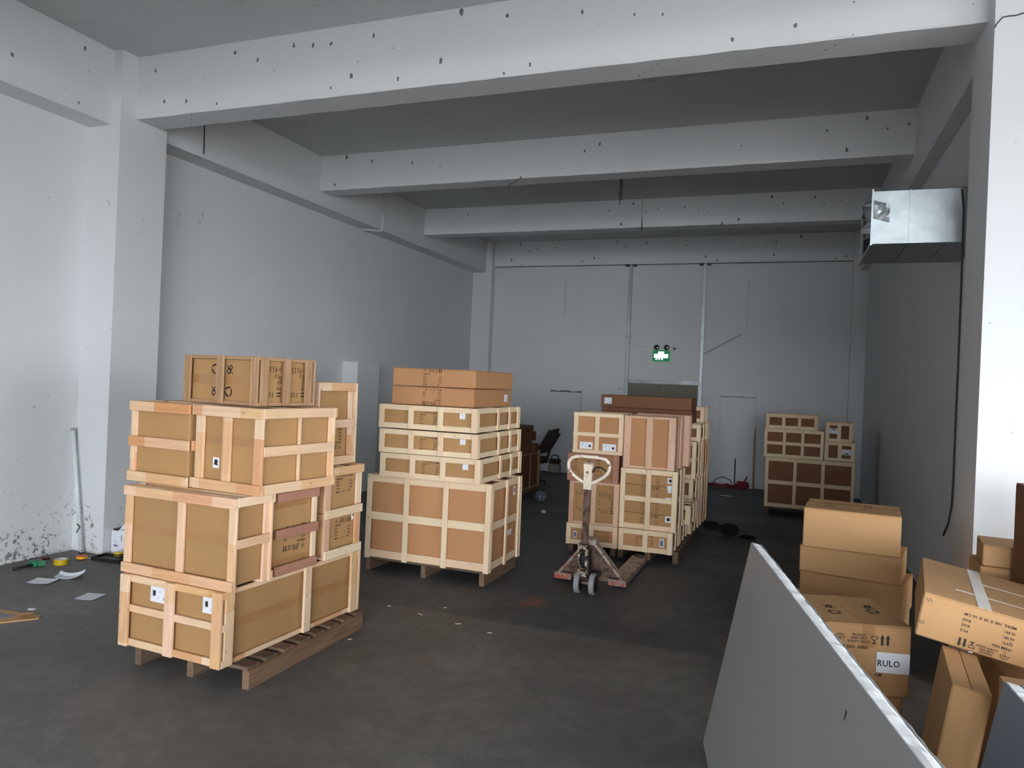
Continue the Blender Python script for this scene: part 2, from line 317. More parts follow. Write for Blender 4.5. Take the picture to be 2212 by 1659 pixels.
# ------------------------------------------------------------------ printing (flat lettering and marks)
def text_geo(body, size, x, y, align='LEFT', out=None, rot=0, sx=1):
    c = bpy.data.curves.new('t', 'FONT'); c.body = body; c.size = size; c.align_x = align; c.align_y = 'CENTER'; c.resolution_u = 2; c.space_character = 1.08; c.offset = size*.018
    o = bpy.data.objects.new('t', c); me = o.to_mesh()
    cs, sn = math.cos(rot), math.sin(rot); base = len(out[0])
    for v in me.vertices:
        vx, vy = v.co.x*sx, v.co.y; out[0].append((x+vx*cs-vy*sn, y+vx*sn+vy*cs, 0))
    for p in me.polygons: out[1].append([base+i for i in p.vertices])
    o.to_mesh_clear(); bpy.data.objects.remove(o); bpy.data.curves.remove(c)
def poly(out, pts):
    b = len(out[0]); out[0].extend((x, y, 0) for x, y in pts); out[1].append(list(range(b, b+len(pts))))
def ring(out, cx, cy, r0, r1, a0=0, a1=360, n=12):
    for i in range(n):
        t0 = R(a0+(a1-a0)*i/n); t1 = R(a0+(a1-a0)*(i+1)/n)
        poly(out, [(cx+r0*math.cos(t0), cy+r0*math.sin(t0)), (cx+r1*math.cos(t0), cy+r1*math.sin(t0)), (cx+r1*math.cos(t1), cy+r1*math.sin(t1)), (cx+r0*math.cos(t1), cy+r0*math.sin(t1))])
def arrow_up(out, x, y, w, h):
    poly(out, [(x-w*.28, y-h/2), (x+w*.28, y-h/2), (x+w*.28, y+h*.12), (x-w*.28, y+h*.12)]); poly(out, [(x-w/2, y+h*.12), (x+w/2, y+h*.12), (x, y+h/2)])
def umbrella(out, x, y, s):
    ring(out, x, y, s*.44, s*.5, 0, 180, 10)
    for k in range(4): poly(out, [(x-s*.5+k*s*.25, y), (x-s*.5+k*s*.25+s*.25, y), (x-s*.5+k*s*.25+s*.25, y+s*.05), (x-s*.5+k*s*.25, y+s*.05)])
    for a in (60, 90, 120): poly(out, [(x-s*.012, y), (x+s*.012, y), (x+s*.45*math.cos(R(a))+s*.012, y+s*.45*math.sin(R(a))), (x+s*.45*math.cos(R(a))-s*.012, y+s*.45*math.sin(R(a)))])
    poly(out, [(x-s*.025, y-s*.38), (x+s*.025, y-s*.38), (x+s*.025, y), (x-s*.025, y)]); ring(out, x+s*.08, y-s*.38, s*.07, s*.12, 180, 360, 6)
def glass(out, x, y, s):
    ring(out, x, y+s*.22, s*.27, s*.33, 180, 360, 8); poly(out, [(x-s*.33, y+s*.22), (x+s*.33, y+s*.22), (x+s*.33, y+s*.29), (x-s*.33, y+s*.29)])
    poly(out, [(x-s*.06, y-s*.35), (x+s*.06, y-s*.35), (x+s*.06, y-s*.08), (x-s*.06, y-s*.08)]); poly(out, [(x-s*.2, y-s*.45), (x+s*.2, y-s*.45), (x+s*.2, y-s*.35), (x-s*.2, y-s*.35)])
def recycle(out, x, y, s):
    for k in range(3): ring(out, x, y, s*.30, s*.42, 60+k*120, 150+k*120, 3)
    ring(out, x, y, s*.42, s*.46, 0, 360, 12)
def no_hooks(out, x, y, s):
    ring(out, x-s*.1, y-s*.15, s*.14, s*.26, 0, 360, 8); ring(out, x+s*.12, y+s*.18, s*.12, s*.22, 0, 360, 8)
    poly(out, [(x-s*.42, y+s*.36), (x-s*.36, y+s*.42), (x+s*.42, y-s*.36), (x+s*.36, y-s*.42)])
def geo(out, name):
    me = bpy.data.meshes.new(name); me.from_pydata(out[0], [], out[1]); me.materials.append(None); return me
def make_print(item='ITEM NO:', meas='MEAS:     X    X     CM', lo=True):
    o = ([], [])
    umbrella(o, -.40, .33, .17)
    for i, s in enumerate(('FRAGILE', 'KEEP DRY', "DON'T DROP")): text_geo(s, .062, -.06, .40-i*.062, 'CENTER', o)
    glass(o, .22, .335, .2); arrow_up(o, .36, .33, .075, .2); arrow_up(o, .46, .33, .075, .2)
    text_geo(item, .085, -.5, .17, 'LEFT', o)
    for i, (a, b) in enumerate((('QTY:', 'PCS'), ('N.W.:', 'KGS'), ('G.W.:', 'KGS'))): text_geo(a, .085, -.5, .05-i*.12, 'LEFT', o); text_geo(b, .085, .5, .05-i*.12, 'RIGHT', o)
    if lo: text_geo(meas, .085, -.5, -.32, 'LEFT', o)
    return geo(o, 'print')
PRINT = make_print(); PRINT_SHORT = make_print(lo=False); PRINT_300A = make_print('ITEM NO: 300A'); PRINT_100 = make_print('ITEM NO.', 'MEAS, 100 X 35 X 16 CM')
_o = ([], []); umbrella(_o, 0, 0, 1); PRINT_UMB = geo(_o, 'print')
_o = ([], []); recycle(_o, 0, 0, 1); PRINT_REC = geo(_o, 'print')
_o = ([], []); no_hooks(_o, 0, 0, 1); PRINT_HOOK = geo(_o, 'print')
_o = ([], []); text_geo('RULO', 1, 0, 0, 'CENTER', _o); PRINT_RULO = geo(_o, 'print')
def bars(lst):
    o = ([], [])
    for x0, x1, y0, y1 in lst: poly(o, [(x0, y0), (x1, y0), (x1, y1), (x0, y1)])
    return geo(o, 'print')
LBL_PIC = bars([(-.36, -.2, -.12, .22)]); LBL_LINES = bars([(-.08, .0, -.25, -.22), (-.08, .02, -.15, -.13), (.0, .1, .1, .12), (-.05, .12, .18, .20), (.22, .3, -.3, -.2), (.24, .32, -.14, -.1), (.38, .42, .0, .04), (-.42, -.4, -.3, .3)])
LBL_SMALL = bars([(-.05, .08, .05, .18), (-.2, .3, -.3, -.26), (-.3, -.1, .32, .36)])
_o = ([], []); poly(_o, [(-.30, -.22), (-.22, .25), (.0, .33), (.30, .22), (.24, -.05), (.33, -.3), (.05, -.2)]); LBL_FAUCET = geo(_o, 'print')
_o = ([], [])
for _i in range(12): poly(_o, [(0, 0), (.3*math.cos(_i*math.pi/6), .3*math.sin(_i*math.pi/6)), (.3*math.cos((_i+1)*math.pi/6), .3*math.sin((_i+1)*math.pi/6))])
LBL_DISC = geo(_o, 'print')
_o = ([], []); poly(_o, [(-.34, -.36), (.34, -.36), (.34, .36), (-.34, .36)]); LBL_DARK = geo(_o, 'print')

def put_print(parent, face, w, d, h, s, t, n, me, size, spin=0, name='printing', mat='ink', asp=1):
    m = face_mtx(face, face_point(face, w, d, h, s, t, n+.0012), spin) @ Matrix.Diagonal((size, size*asp, 1, 1))
    o = ob(name, me, mat, parent, m); o['kind'] = 'stuff'; return o
def put_label(parent, face, w, d, h, s, t, n, lw, lh, kind='invoice', spin=0):
    m = face_mtx(face, face_point(face, w, d, h, s, t, n+.001), spin)
    l = ob('shipping_label', box_mesh(lw, lh, .002, 0), 'paper', parent, m)
    up = lambda me, mat: ob('label_printing', me, mat, l, Matrix.Translation((0, 0, .0016)) @ Matrix.Diagonal((lw, lh, 1, 1)))
    if kind == 'invoice': up(LBL_PIC, 'ink'); up(LBL_LINES, 'paper_grey')
    elif kind == 'small': up(LBL_SMALL, 'paper_grey')
    elif kind == 'faucet': up(LBL_FAUCET, 'ink')
    elif kind == 'disc': up(LBL_DISC, 'ink')
    elif kind == 'dark': up(LBL_DARK, 'blue_ink')
    elif kind == 'red': up(LBL_FAUCET, 'red_ink')
    elif kind == 'lines': up(LBL_LINES, 'paper_grey')
    return l

# ------------------------------------------------------------------ crates, cartons, pallets
def base_of(Nx, Ny, yaw, w, d):
    v = Vector((math.sin(yaw), math.cos(yaw))); u = Vector((-math.cos(yaw), math.sin(yaw)))
    c = Vector((Nx, Ny)) + u*w/2 + v*d/2; return c.x, c.y
def slats(parent, face, w, d, h, spec, mat, th):
    """spec: dict v=[fractions], h=[fractions], outer 'v'|'h', vw, hw (widths), hz (lowest, highest fraction used by horizontals)"""
    inset = 0 if face in ('front', 'back') else 2*th
    full = (w if face in ('front', 'back') else d) ; ln = full-2*inset
    outer = spec.get('outer', 'v'); vw = spec.get('vw', .06); hw = spec.get('hw', .05); over = spec.get('over', 0)
    for kind, frs in (('v', spec.get('v', ())), ('h', spec.get('h', ()))):
        n = -(th/2) if outer == kind else -(1.5*th)
        for f in frs:
            mm = mat
            if isinstance(f, tuple): f, mm = f
            if kind == 'v':
                s = inset + vw/2 + f*(ln-vw); p = face_point(face, w, d, h, s, h/2 - over/2, n + random.uniform(-.001, .001))
                ob('slat', box_mesh(h+over, vw, th), mm, parent, face_mtx(face, p, math.pi/2 + random.uniform(-.004, .004)))
            else:
                t = hw/2 + f*(h-hw); p = face_point(face, w, d, h, inset+ln/2, t, n + random.uniform(-.001, .001))
                ob('slat', box_mesh(ln, hw, th), mm, parent, face_mtx(face, p, random.uniform(-.003, .003)))
def crate(label, Nx, Ny, yaw, w, d, h, z0, front, right, mat='pine', card='card', group=None, cartons=1, tapes=(), prints=(), labels=(), th=.016, top=3, gap=.006, split='z', name='wooden_crate', cat='crate', cshort=0):
    cx, cy = base_of(Nx, Ny, yaw, w, d)
    t = thing(name, label, cat, (cx, cy, z0), -yaw, group)
    slats(t, 'front', w, d, h, front, mat, th); slats(t, 'right', w, d, h, right, mat, th)
    slats(t, 'left', w, d, h, dict(right, v=[f[0] if isinstance(f, tuple) else f for f in right.get('v', ())], h=[f[0] if isinstance(f, tuple) else f for f in right.get('h', ())]), mat, th)
    if front.get('v'): slats(t, 'back', w, d, h, dict(front, h=[0, 1]), mat, th)
    iw, idp = w-4*th, d-4*th
    for i in range(top):      # boards over the top, and runners under the carton
        y = -idp/2+.025+(idp-.05)*i/(top-1)
        ob('slat', box_mesh(iw, .05, th), mat, t, loc=(0, y, h-th/2-.001))
        if i != 1: ob('slat', box_mesh(iw, .05, th), mat, t, loc=(0, y, th/2))
    ci = 2*th+gap; cw, cdp = w-2*ci, d-2*ci; zb = th+.001; ch = h-2*th-.006-cshort
    for i in range(cartons):
        if split == 'z': me = box_mesh(cw, cdp, ch/cartons-.003*(cartons > 1), .004); lc = (0, 0, zb+ch/cartons*(i+.5))
        else: me = box_mesh(cw/cartons-.004*(cartons > 1), cdp, ch, .004); lc = (-cw/2+cw/cartons*(i+.5), 0, zb+ch/2)
        ob('carton', me, card, t, loc=lc)
    for face, tt, hh, mt in tapes:     # tape band on a carton face at height fraction
        fl = cw if face in ('front', 'back') else cdp
        ob('tape', box_mesh(fl-.01, hh, .0012, 0), mt, t, face_mtx(face, face_point(face, w, d, h, (w if face in ('front', 'back') else d)/2, tt*h, -ci)))
    for face, s, tt, size, spin, me in prints:
        fl = w if face in ('front', 'back') else d
        put_print(t, face, w, d, h, s*fl, tt*h, -ci+.001, me, size, spin)
    for face, s, tt, lw, lh, kind, spin in labels:
        fl = w if face in ('front', 'back') else d
        put_label(t, face, w, d, h, s*fl, tt*h, -ci, lw, lh, kind, spin)
    return t
def carton(label, Nx, Ny, yaw, w, d, h, z0, card='card', group=None, seam='x', tape=None, prints=(), labels=(), mtx=None, flaps=True, cat='cardboard box', name='cardboard_box', staples=()):
    cx, cy = base_of(Nx, Ny, yaw, w, d)
    t = thing(name, label, cat, (cx, cy, z0), -yaw, group)
    if mtx is not None: t.matrix_world = mtx
    ft = .004
    ob('body', box_mesh(w, d, h-(ft if flaps else 0), .006), card, t, loc=(0, 0, (h-(ft if flaps else 0))/2))
    if flaps:
        for sgn in (-1, 1):
            if seam == 'x': me = box_mesh(w-.002, d/2-.003, ft, .001); lc = (0, sgn*(d/4+.0005), h-ft/2)
            else: me = box_mesh(w/2-.003, d-.002, ft, .001); lc = (sgn*(w/4+.0005), 0, h-ft/2)
            ob('flap', me, card, t, loc=lc)
    if tape:
        tw, mt, drop = tape
        if seam == 'x': ob('tape', box_mesh(w+.001, tw, .0012, 0), mt, t, loc=(0, 0, h+.0006))
        else: ob('tape', box_mesh(tw, d+.001, .0012, 0), mt, t, loc=(0, 0, h+.0006))
        if drop:
            f = 'right' if seam == 'x' else 'front'
            fl = d if seam == 'x' else w
            ob('tape', box_mesh(tw, drop, .0012, 0), mt, t, face_mtx(f, face_point(f, w, d, h, fl/2, h-drop/2, .0008)))
    for face, s, tt, size, spin, me, *asp in prints:
        fl = d if face in ('right', 'left') else w; put_print(t, face, w, d, h, s*fl, tt*(d if face == 'top' else h), .001, me, size, spin, asp=asp[0] if asp else 1)
    for face, s, tt, lw, lh, kind, spin in labels:
        fl = d if face in ('right', 'left') else w; put_label(t, face, w, d, h, s*fl, tt*h, 0, lw, lh, kind, spin)
    for face, s, tt, spin in staples:
        fl = d if face in ('right', 'left') else w
        ob('staple', box_mesh(.018, .0025, .002, 0), 'jack', t, face_mtx(face, face_point(face, w, d, h, s*fl, tt*h, .001), spin))
    return t
def pallet(label, x0, x1, y0, y1, h=.13, nboard=7, group='timber pallets', strings=3, rz=0, along='x', sw=.05):
    t = thing('pallet', label, 'pallet', ((x0+x1)/2, (y0+y1)/2, 0), rz, group)
    w, d = x1-x0, y1-y0; bt = .022
    for i in range(nboard):
        bw = min(.11, d/nboard*.72); y = -d/2+bw/2+(d-bw)*i/(nboard-1)
        ob('deck_board', box_mesh(w, bw, bt), 'pallet', t, loc=(random.uniform(-.006, .006), y, h-bt/2))
    for i in range(strings):
        x = -w/2+sw/2+(w-sw)*i/(strings-1)
        ob('stringer', box_mesh(d-.02, sw, h-bt-.0005), 'pallet', t, loc=(x, 0, (h-bt)/2), rot=(0, 0, R(90)))
    return t

# ================================================================== the building
XW, XB, XC, XR, XRB, XRC = -6.833, -6.52, -6.408, 1.331, 1.193, 1.154
YB = 15.58
ZC = 5.10
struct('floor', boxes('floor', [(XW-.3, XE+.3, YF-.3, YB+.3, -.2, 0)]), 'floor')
struct('ground_outside', boxes('ground_outside', [(-40, 60, -60, YF-.3, -.25, -.05), (XE+.3, 60, YF-.3, 60, -.25, -.05)]), 'yard')
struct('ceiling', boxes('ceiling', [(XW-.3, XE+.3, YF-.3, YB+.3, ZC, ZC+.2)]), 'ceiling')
struct('wall_left', boxes('wall_left', [(XW-.25, XW, YF, YB+.25, 0, ZC)]), 'wall_scuff')
struct('wall_back', boxes('wall_back', [(XW, XR, YB, YB+.25, 0, ZC)]), 'wall')
struct('wall_right', boxes('wall_right', [(XR, XR+.25, 6.11, YB+.25, 0, ZC)]), 'wall')
struct('wall_right_return', boxes('wall_right_return', [(XRC+.6, XE, 5.62, 5.86, 0, ZC)]), 'wall')
struct('wall_right_front', boxes('wall_right_front', [(XE, XE+.25, YF, SIDE[0], 0, ZC), (XE, XE+.25, SIDE[1], 5.86, 0, ZC), (XE, XE+.25, SIDE[0], SIDE[1], SIDE[2], ZC)]), 'wall')
struct('wall_front', boxes('wall_front', [(XW, DOOR[0], YF-.2, YF, 0, ZC), (DOOR[1], XE+.25, YF-.2, YF, 0, ZC), (DOOR[0], DOOR[1], YF-.2, YF, DOOR[2], ZC)]), 'wall')
# columns
struct('column', boxes('column', [(XW, XC, 5.52, 6.11, 0, ZC)]), 'column')
struct('column', boxes('column', [(XRC, XRC+.6, 5.52, 6.11, 0, ZC)]), 'column')
struct('column', boxes('column', [(XW, -6.38, 15.37, YB, 0, ZC)]), 'wall')
struct('column', boxes('column', [(1.07, XR, 15.37, YB, 0, ZC)]), 'wall')
# beams
def rough_beam(x0, x1, y0, y1, z0, z1, n=60, amp=.004):
    """a cast beam whose lower arrises are slightly chipped"""
    def fn(bm):
        rows = []
        for i in range(n+1):
            x = x0+(x1-x0)*i/n; a, b_, c = (random.uniform(-amp, amp) for _ in range(3))
            rows.append([bm.verts.new(p) for p in ((x, y0, z1), (x, y0, z0+.015), (x, y0+.008+a, z0+c*.6), (x, y1-.008+b_, z0+c*.6), (x, y1, z0+.015), (x, y1, z1))])
        for A, B in zip(rows, rows[1:]):
            for k in range(5): bm.faces.new((A[k], B[k], B[k+1], A[k+1]))
        bm.faces.new(rows[0]); bm.faces.new(rows[-1][::-1])
        bmesh.ops.recalc_face_normals(bm, faces=bm.faces)
    return bmm(fn, 'beam')
struct('ceiling_beam', rough_beam(XC, XRC, 5.704, 6.034, 4.461, ZC), 'beam')
struct('ceiling_beam', rough_beam(XRC+.6, XE, 5.60, 6.034, 4.461, ZC, 30), 'beam')
for yb in (2.38, -.95, -4.25): struct('ceiling_beam', boxes('ceiling_beam', [(XB, XE, yb, yb+.33, 4.50, ZC)]), 'beam')
struct('ceiling_beam', rough_beam(XB, XRB, 9.045, 9.354, 4.597, ZC), 'beam')
struct('ceiling_beam', rough_beam(XB, XRB, 12.326, 12.632, 4.622, ZC), 'beam')
struct('ceiling_beam', boxes('ceiling_beam', [(-6.38, 1.07, 15.52, YB, 4.547, ZC)]), 'beam')
struct('wall_beam', boxes('wall_beam', [(XW, XB, 6.11, 15.37, 4.389, ZC)]), 'wall')
struct('wall_beam', boxes('wall_beam', [(XW, XB, YF, 5.52, 4.351, ZC)]), 'beam')
struct('wall_beam', boxes('wall_beam', [(XRB, XR, 6.11, 15.37, 4.328, ZC)]), 'wall')
# plastered-over doorway standing proud of the left wall, and two filled-in doorways in the back wall
struct('trim_1', boxes('trim_1', [(XW, -6.55, 10.29, 10.96, 0, 2.147)]), 'wall')
struct('trim_2', boxes('trim_2', [(-4.93, -4.22, YB-.07, YB, 0, 1.765)]), 'wall')
struct('trim_3', boxes('trim_3', [(-1.29, -.60, YB-.07, YB, 0, 1.815)]), 'wall')
def ragged(x0, x1, z, y, n=14, hmax=.03):
    def fn(bm):
        top = []; bot = []
        for i in range(n+1):
            x = x0+(x1-x0)*i/n; hh = hmax*(.25+random.random()*.5)
            top.append((x, z+hh)); bot.append((x, z-.006))
        vt = [bm.verts.new((x, y, zz)) for x, zz in top]; vb = [bm.verts.new((x, y, zz)) for x, zz in bot]
        vt2 = [bm.verts.new((x, y-.012, zz-.004)) for x, zz in top]; vb2 = [bm.verts.new((x, y-.012, zz)) for x, zz in bot]
        for i in range(n):
            bm.faces.new((vb2[i], vb2[i+1], vt2[i+1], vt2[i])); bm.faces.new((vt2[i], vt2[i+1], vt[i+1], vt[i])); bm.faces.new((vb[i], vb[i+1], vb2[i+1], vb2[i]))
    return bmm(fn, 'ragged')
struct('trim_4', ragged(-4.93, -4.22, 1.767, YB-.002, 14, .05), 'smear')
struct('trim_5', ragged(-1.29, -.60, 1.817, YB-.002, 14, .02), 'smear')
struct('trim_6', ragged(-6.38, 1.07, 4.538, 15.565, 80, .012), 'smear')
# ragged plaster crack over the right-hand column
struct('trim_7', tube([(1.154, 5.517, 4.332), (1.163, 5.517, 4.352), (1.195, 5.517, 4.392), (1.23, 5.517, 4.396), (1.268, 5.517, 4.394), (1.311, 5.517, 4.404), (1.4, 5.517, 4.40), (1.6, 5.517, 4.42)], .005, 5), 'smear')
# diagonal plaster scar and fine cracks in the back wall
struct('trim_8', boxes('trim_8', [(-.012, .012, 0, .004, -.42, .42)]), 'scar', loc=(-1.29, YB-.004, 2.89), rot=(0, R(60), 0))
struct('trim_9', boxes('trim_9', [(-.005, .005, 0, .004, -.36, .36)]), 'scar', loc=(-4.69, YB-.004, 3.79))
struct('trim_10', boxes('trim_10', [(-.004, .004, 0, .004, -.5, .5)]), 'scar', loc=(-.83, YB-.004, 3.7))

# the wide door in the back wall: lintel and two tan leaves
dr = thing('door_1', 'tan double door with steel head rail in the back wall', 'door'); dr['kind'] = 'structure'; del dr['category']; del dr['label']
ob('door_leaf', boxes('leaf', [(-3.19, -2.48, YB-.03, YB, 0, 2.02)]), 'door', dr); ob('door_leaf', boxes('leaf', [(-2.468, -1.76, YB-.03, YB, 0, 2.02)]), 'door', dr)
ob('head_rail', boxes('head', [(-3.2, -1.74, YB-.06, YB, 2.03, 2.07), (-3.2, -1.74, YB-.045, YB, 2.07, 2.11)]), 'galv_dark', dr)
ob('frame_post', boxes('post', [(-3.235, -3.195, YB-.05, YB, 0, 2.03)]), 'galv_dark', dr)
# steel conduits beside it
def conduit(x, label):
    t = thing('steel_conduit', label, 'conduit', (x, YB-.04, 0))
    ob('channel', boxes('ch', [(-.03, .03, -.035, .035, 2.0, 4.53)]), 'galv', t)
    ob('channel', boxes('ch', [(-.036, .036, -.04, .035, .0, 2.0)]), 'galv', t)
    ob('coupling', boxes('cp', [(-.045, .045, -.045, .035, 2.98, 3.03)]), 'galv_dark', t)
    for s in (-1, 1): ob('bracket', boxes('br', [(s*.075-.04, s*.075+.04, -.05, .035, 4.50, 4.535)]), 'blackplastic', t)
conduit(-3.235, 'galvanised steel conduit running up the back wall left of the lit exit sign')
conduit(-1.70, 'galvanised steel conduit running up the back wall right of the lit exit sign')
# exit sign
t = thing('exit_sign', 'lit green emergency exit sign with twin lamp heads on back wall', 'exit sign', (-2.527, YB-.03, 2.50))
ob('housing', boxes('h', [(-.17, .17, -.03, .03, 0, .225)]), 'green', t)
_o = ([], []); poly(_o, [(-.145, .07), (.145, .07), (.145, .15), (-.145, .15)]); poly(_o, [(-.06, .15), (.06, .15), (.06, .20), (-.06, .20)]); poly(_o, [(-.05, .03), (-.02, .03), (-.02, .07), (-.05, .07)]); poly(_o, [(.01, .03), (.04, .03), (.04, .07), (.01, .07)]); poly(_o, [(-.12, .03), (-.08, .03), (-.07, .07), (-.10, .07)])
ob('pictogram', geo(_o, 'pictogram'), 'exitwhite', t, face_mtx('front', Vector((0, -.032, 0))))
for sx in (-.105, .105):
    lm = ob('lamp_head', lathe([(.02, -.05), (.055, -.03), (.06, .0), (.055, .012)], 16), 'blackplastic', t, Matrix.Translation((sx, -.01, .29)) @ FACE['front'].to_4x4())
    ob('lens', lathe([(.045, 0), (.04, .008), (.01, .012)], 16), 'lens', lm, Matrix.Translation((0, 0, .010)))
t = thing('power_socket', 'white wall socket with plug and cord beside the exit sign', 'socket', (-2.26, YB, 2.77))
ob('plate', box_mesh(.10, .02, .09), 'plug', t); ob('plug', box_mesh(.04, .05, .04), 'blackplastic', t, loc=(0, -.03, 0))
ob('cord', tube([(0, -.05, -.02), (.0, -.03, -.12), (-.01, -.02, -.22), (-.08, -.015, -.30), (-.16, -.02, -.31)], .006, 6), 'plug', t)
tag(ob('cable_trunking', boxes('trunk', [(-3.19, -2.3, YB-.012, YB, 2.80, 2.82)]), 'plug'), 'thin white cable trunking running to the exit sign', 'trunking')
tag(ob('wall_bracket', boxes('b', [(-3.42, -3.33, YB-.03, YB, 1.87, 1.91)]), 'galv_dark'), 'small grey metal bracket on the back wall left of the conduits', 'bracket')

# duct on the right
def duct():
    t = thing('ventilation_duct', 'galvanised sheet metal duct sticking out of the right wall', 'duct', (.94, 6.85, 3.115))
    w, d, h = .76, .93, .415; x0 = -.38
    segs = [(-.38, -.12), (-.115, .14), (.145, .39)]
    for a, b in segs: ob('duct_panel', boxes('p', [(a, b, -d/2, -d/2+.004, 0, h)]), 'galv', t)
    for a, b in segs: ob('duct_panel', boxes('p', [(a, b, -d/2+.004, d/2, 0, .004)]), 'galv_dark', t)  # underside in a darker steel than the front, its shade put into the colour
    ob('duct_panel', boxes('p', [(x0, .39, -d/2, d/2, h-.004, h)]), 'galv_dark', t); ob('duct_panel', boxes('p', [(x0, .39, d/2-.004, d/2, 0, h)]), 'galv_dark', t)
    ob('open_end_shade', boxes('p', [(x0+.02, x0+.03, -d/2+.006, d/2-.006, .006, h-.006)]), 'dark', t)  # near-black sheet across the open end, standing in for the shade inside
    ob('flange', boxes('f', [(x0-.008, x0+.006, -d/2-.012, -d/2+.012, -.012, h+.012), (x0-.008, x0+.006, d/2-.012, d/2+.012, -.012, h+.012), (x0-.008, x0+.006, -d/2, d/2, -.012, .012), (x0-.008, x0+.006, -d/2, d/2, h-.012, h+.012)]), 'galv', t)
    def torn(bm):
        prev = None
        for i in range(15):
            z = .05+i*.024; a = bm.verts.new((x0-.004, -d/2-.01, z)); b = bm.verts.new((x0-.03-random.random()*.045, -d/2+.08+random.uniform(-.05, .05), z+random.uniform(-.012, .012)))
            if prev: bm.faces.new((prev[0], a, b, prev[1]))
            prev = (a, b)
    ob('torn_foil', bmm(torn), 'galv_dark', t)
    def flap(bm):
        g = [[bm.verts.new((x0+.01+i*.028, -d/2-.006-random.random()*.022, .20+j*.035-.03*i*.3)) for j in range(5)] for i in range(5)]
        for i in range(4):
            for j in range(4): bm.faces.new((g[i][j], g[i+1][j], g[i+1][j+1], g[i][j+1]))
    ob('crumpled_foil', bmm(flap), 'galv', t)
    for x in (-.1175, .1425): ob('seam', boxes('s', [(x-.004, x+.004, -d/2-.005, -d/2, 0, h)]), 'galv', t)
duct()
tag(ob('power_cable', tube([(1.12, 6.13, 3.45), (1.135, 6.12, 3.30), (1.14, 6.13, 2.9), (1.142, 6.125, 2.2), (1.14, 6.12, 1.7), (1.142, 6.125, 1.35), (1.138, 6.12, 1.15), (1.12, 6.115, 1.02), (1.09, 6.11, .93)], .007, 8), 'black'), 'black cable hanging down the right column from the duct', 'cable')
# ceiling wires and pipes
t = thing('bent_conduit', 'thin white bent pipe on the left wall beam', 'conduit', (0, 0, 0))
ob('pipe', tube([(-6.505, 10.79, 4.98), (-6.505, 10.80, 4.62), (-6.505, 10.80, 4.43), (-6.51, 10.79, 4.385), (-6.54, 10.76, 4.37), (-6.62, 10.7, 4.37), (-6.80, 10.6, 4.37)], .012, 6), 'white_alu', t)
ob('joint', lathe([(.017, 0), (.017, .04)], 8), 'plug', t, Matrix.Translation((-6.505, 10.8, 4.70)))
tag(ob('hanging_wire', tube([(-6.505, 6.74, 4.9), (-6.50, 6.745, 4.6), (-6.505, 6.75, 4.43)], .006, 5), 'black'), 'thin black wire hanging on the left wall beam past the column', 'wire')
t = thing('wire_bundle', 'black wires dangling under the second ceiling beam', 'wire', (-2.14, 9.38, 4.6))
for k, (dx, l) in enumerate(((0, .33), (.018, .27), (-.01, .22))): ob('wire', tube([(dx, .0, .05), (dx+.006, .0, -.1), (dx-.004, .0, -l)], .005, 5), 'black', t)
tag(ob('ceiling_pipe', tube([(-2.43, 12.1, 5.09), (-2.43, 12.312, 5.06), (-2.425, 12.312, 4.95), (-2.42, 12.312, 4.63)], .010, 6), 'plug'), 'thin pipe running down the third ceiling beam', 'conduit')
tag(ob('wire_tail', tube([(-2.42, 12.312, 4.80), (-2.417, 12.305, 4.60), (-2.41, 12.305, 4.57)], .008, 5), 'black'), 'short black wire end on the third ceiling beam', 'wire')

# ================================================================== stack A: left front
pallet('worn timber pallet under the front left crate stack', -3.85, -2.95, 3.58, 4.86, .14, 8)
FV = lambda v, h, **k: dict(v=v, h=h, **k)
GA = 'crates of the front left stack'
crate('long pine crate with two white labels at the bottom of the front left stack', -3.066, 3.464, .056, .853, 1.384, .450, .142,
      FV([0, .5, 1], [0, .53, 1], vw=.075, hw=.045), FV([0, .575, 1], [0, 1], vw=.07, hw=.03), 'pine_mix', group=GA, cartons=2, split='x', th=.02,
      tapes=[('right', .5, .055, 'tape'), ('front', .5, .05, 'tape')], labels=[('front', .35, .78, .15, .10, 'invoice', 0), ('front', .86, .78, .14, .10, 'invoice', 0)])
crate('wide two-panel pine crate in the second layer of the front left stack', -3.024, 3.494, .052, .930, .352, .554, .595,
      FV([0, .52, 1], [0, 1], outer='h', vw=.058, hw=.062), FV([1], [.5, (1, 'pine')], outer='h', vw=.04, hw=.055), 'pine_mix', group=GA, tapes=[('front', .52, .06, 'tape')], th=.018)
crate('crate with reddish slats in the second layer of the front left stack', -3.033, 3.866, .056, .62, .485, .537, .593,
      FV([], []), FV([(1, 'pine')], [0, .5, 1], outer='h', vw=.045, hw=.062), 'redwood', group=GA, th=.018, prints=[('right', .52, .42, .22, math.pi, PRINT)], tapes=[('right', .85, .06, 'tape'), ('right', .12, .06, 'tape')])
crate('taller pine crate with two printed cartons at the rear of the front left stack', -3.011, 4.372, .056, .62, .505, .653, .595,
      FV([], []), FV([(0, 'pine_pink'), 1], [(0, 'pine'), .49, 1], outer='h', vw=.065, hw=.062), 'pine_mix', group=GA, cartons=2, th=.018,
      prints=[('right', .56, .80, .19, 0, PRINT), ('right', .56, .28, .19, 0, PRINT)], labels=[('right', .82, .42, .055, .075, 'faucet', 0)])
crate('pine crate with three wrap-round slats, upper left of the front left stack', -3.552, 3.654, .084, .560, .60, .530, 1.151,
      FV([0], [0, .5, 1], outer='h', vw=.03, hw=.065), FV([1], [0, .5, 1], outer='h', vw=.04, hw=.065), 'pine_mix', group=GA, th=.018)
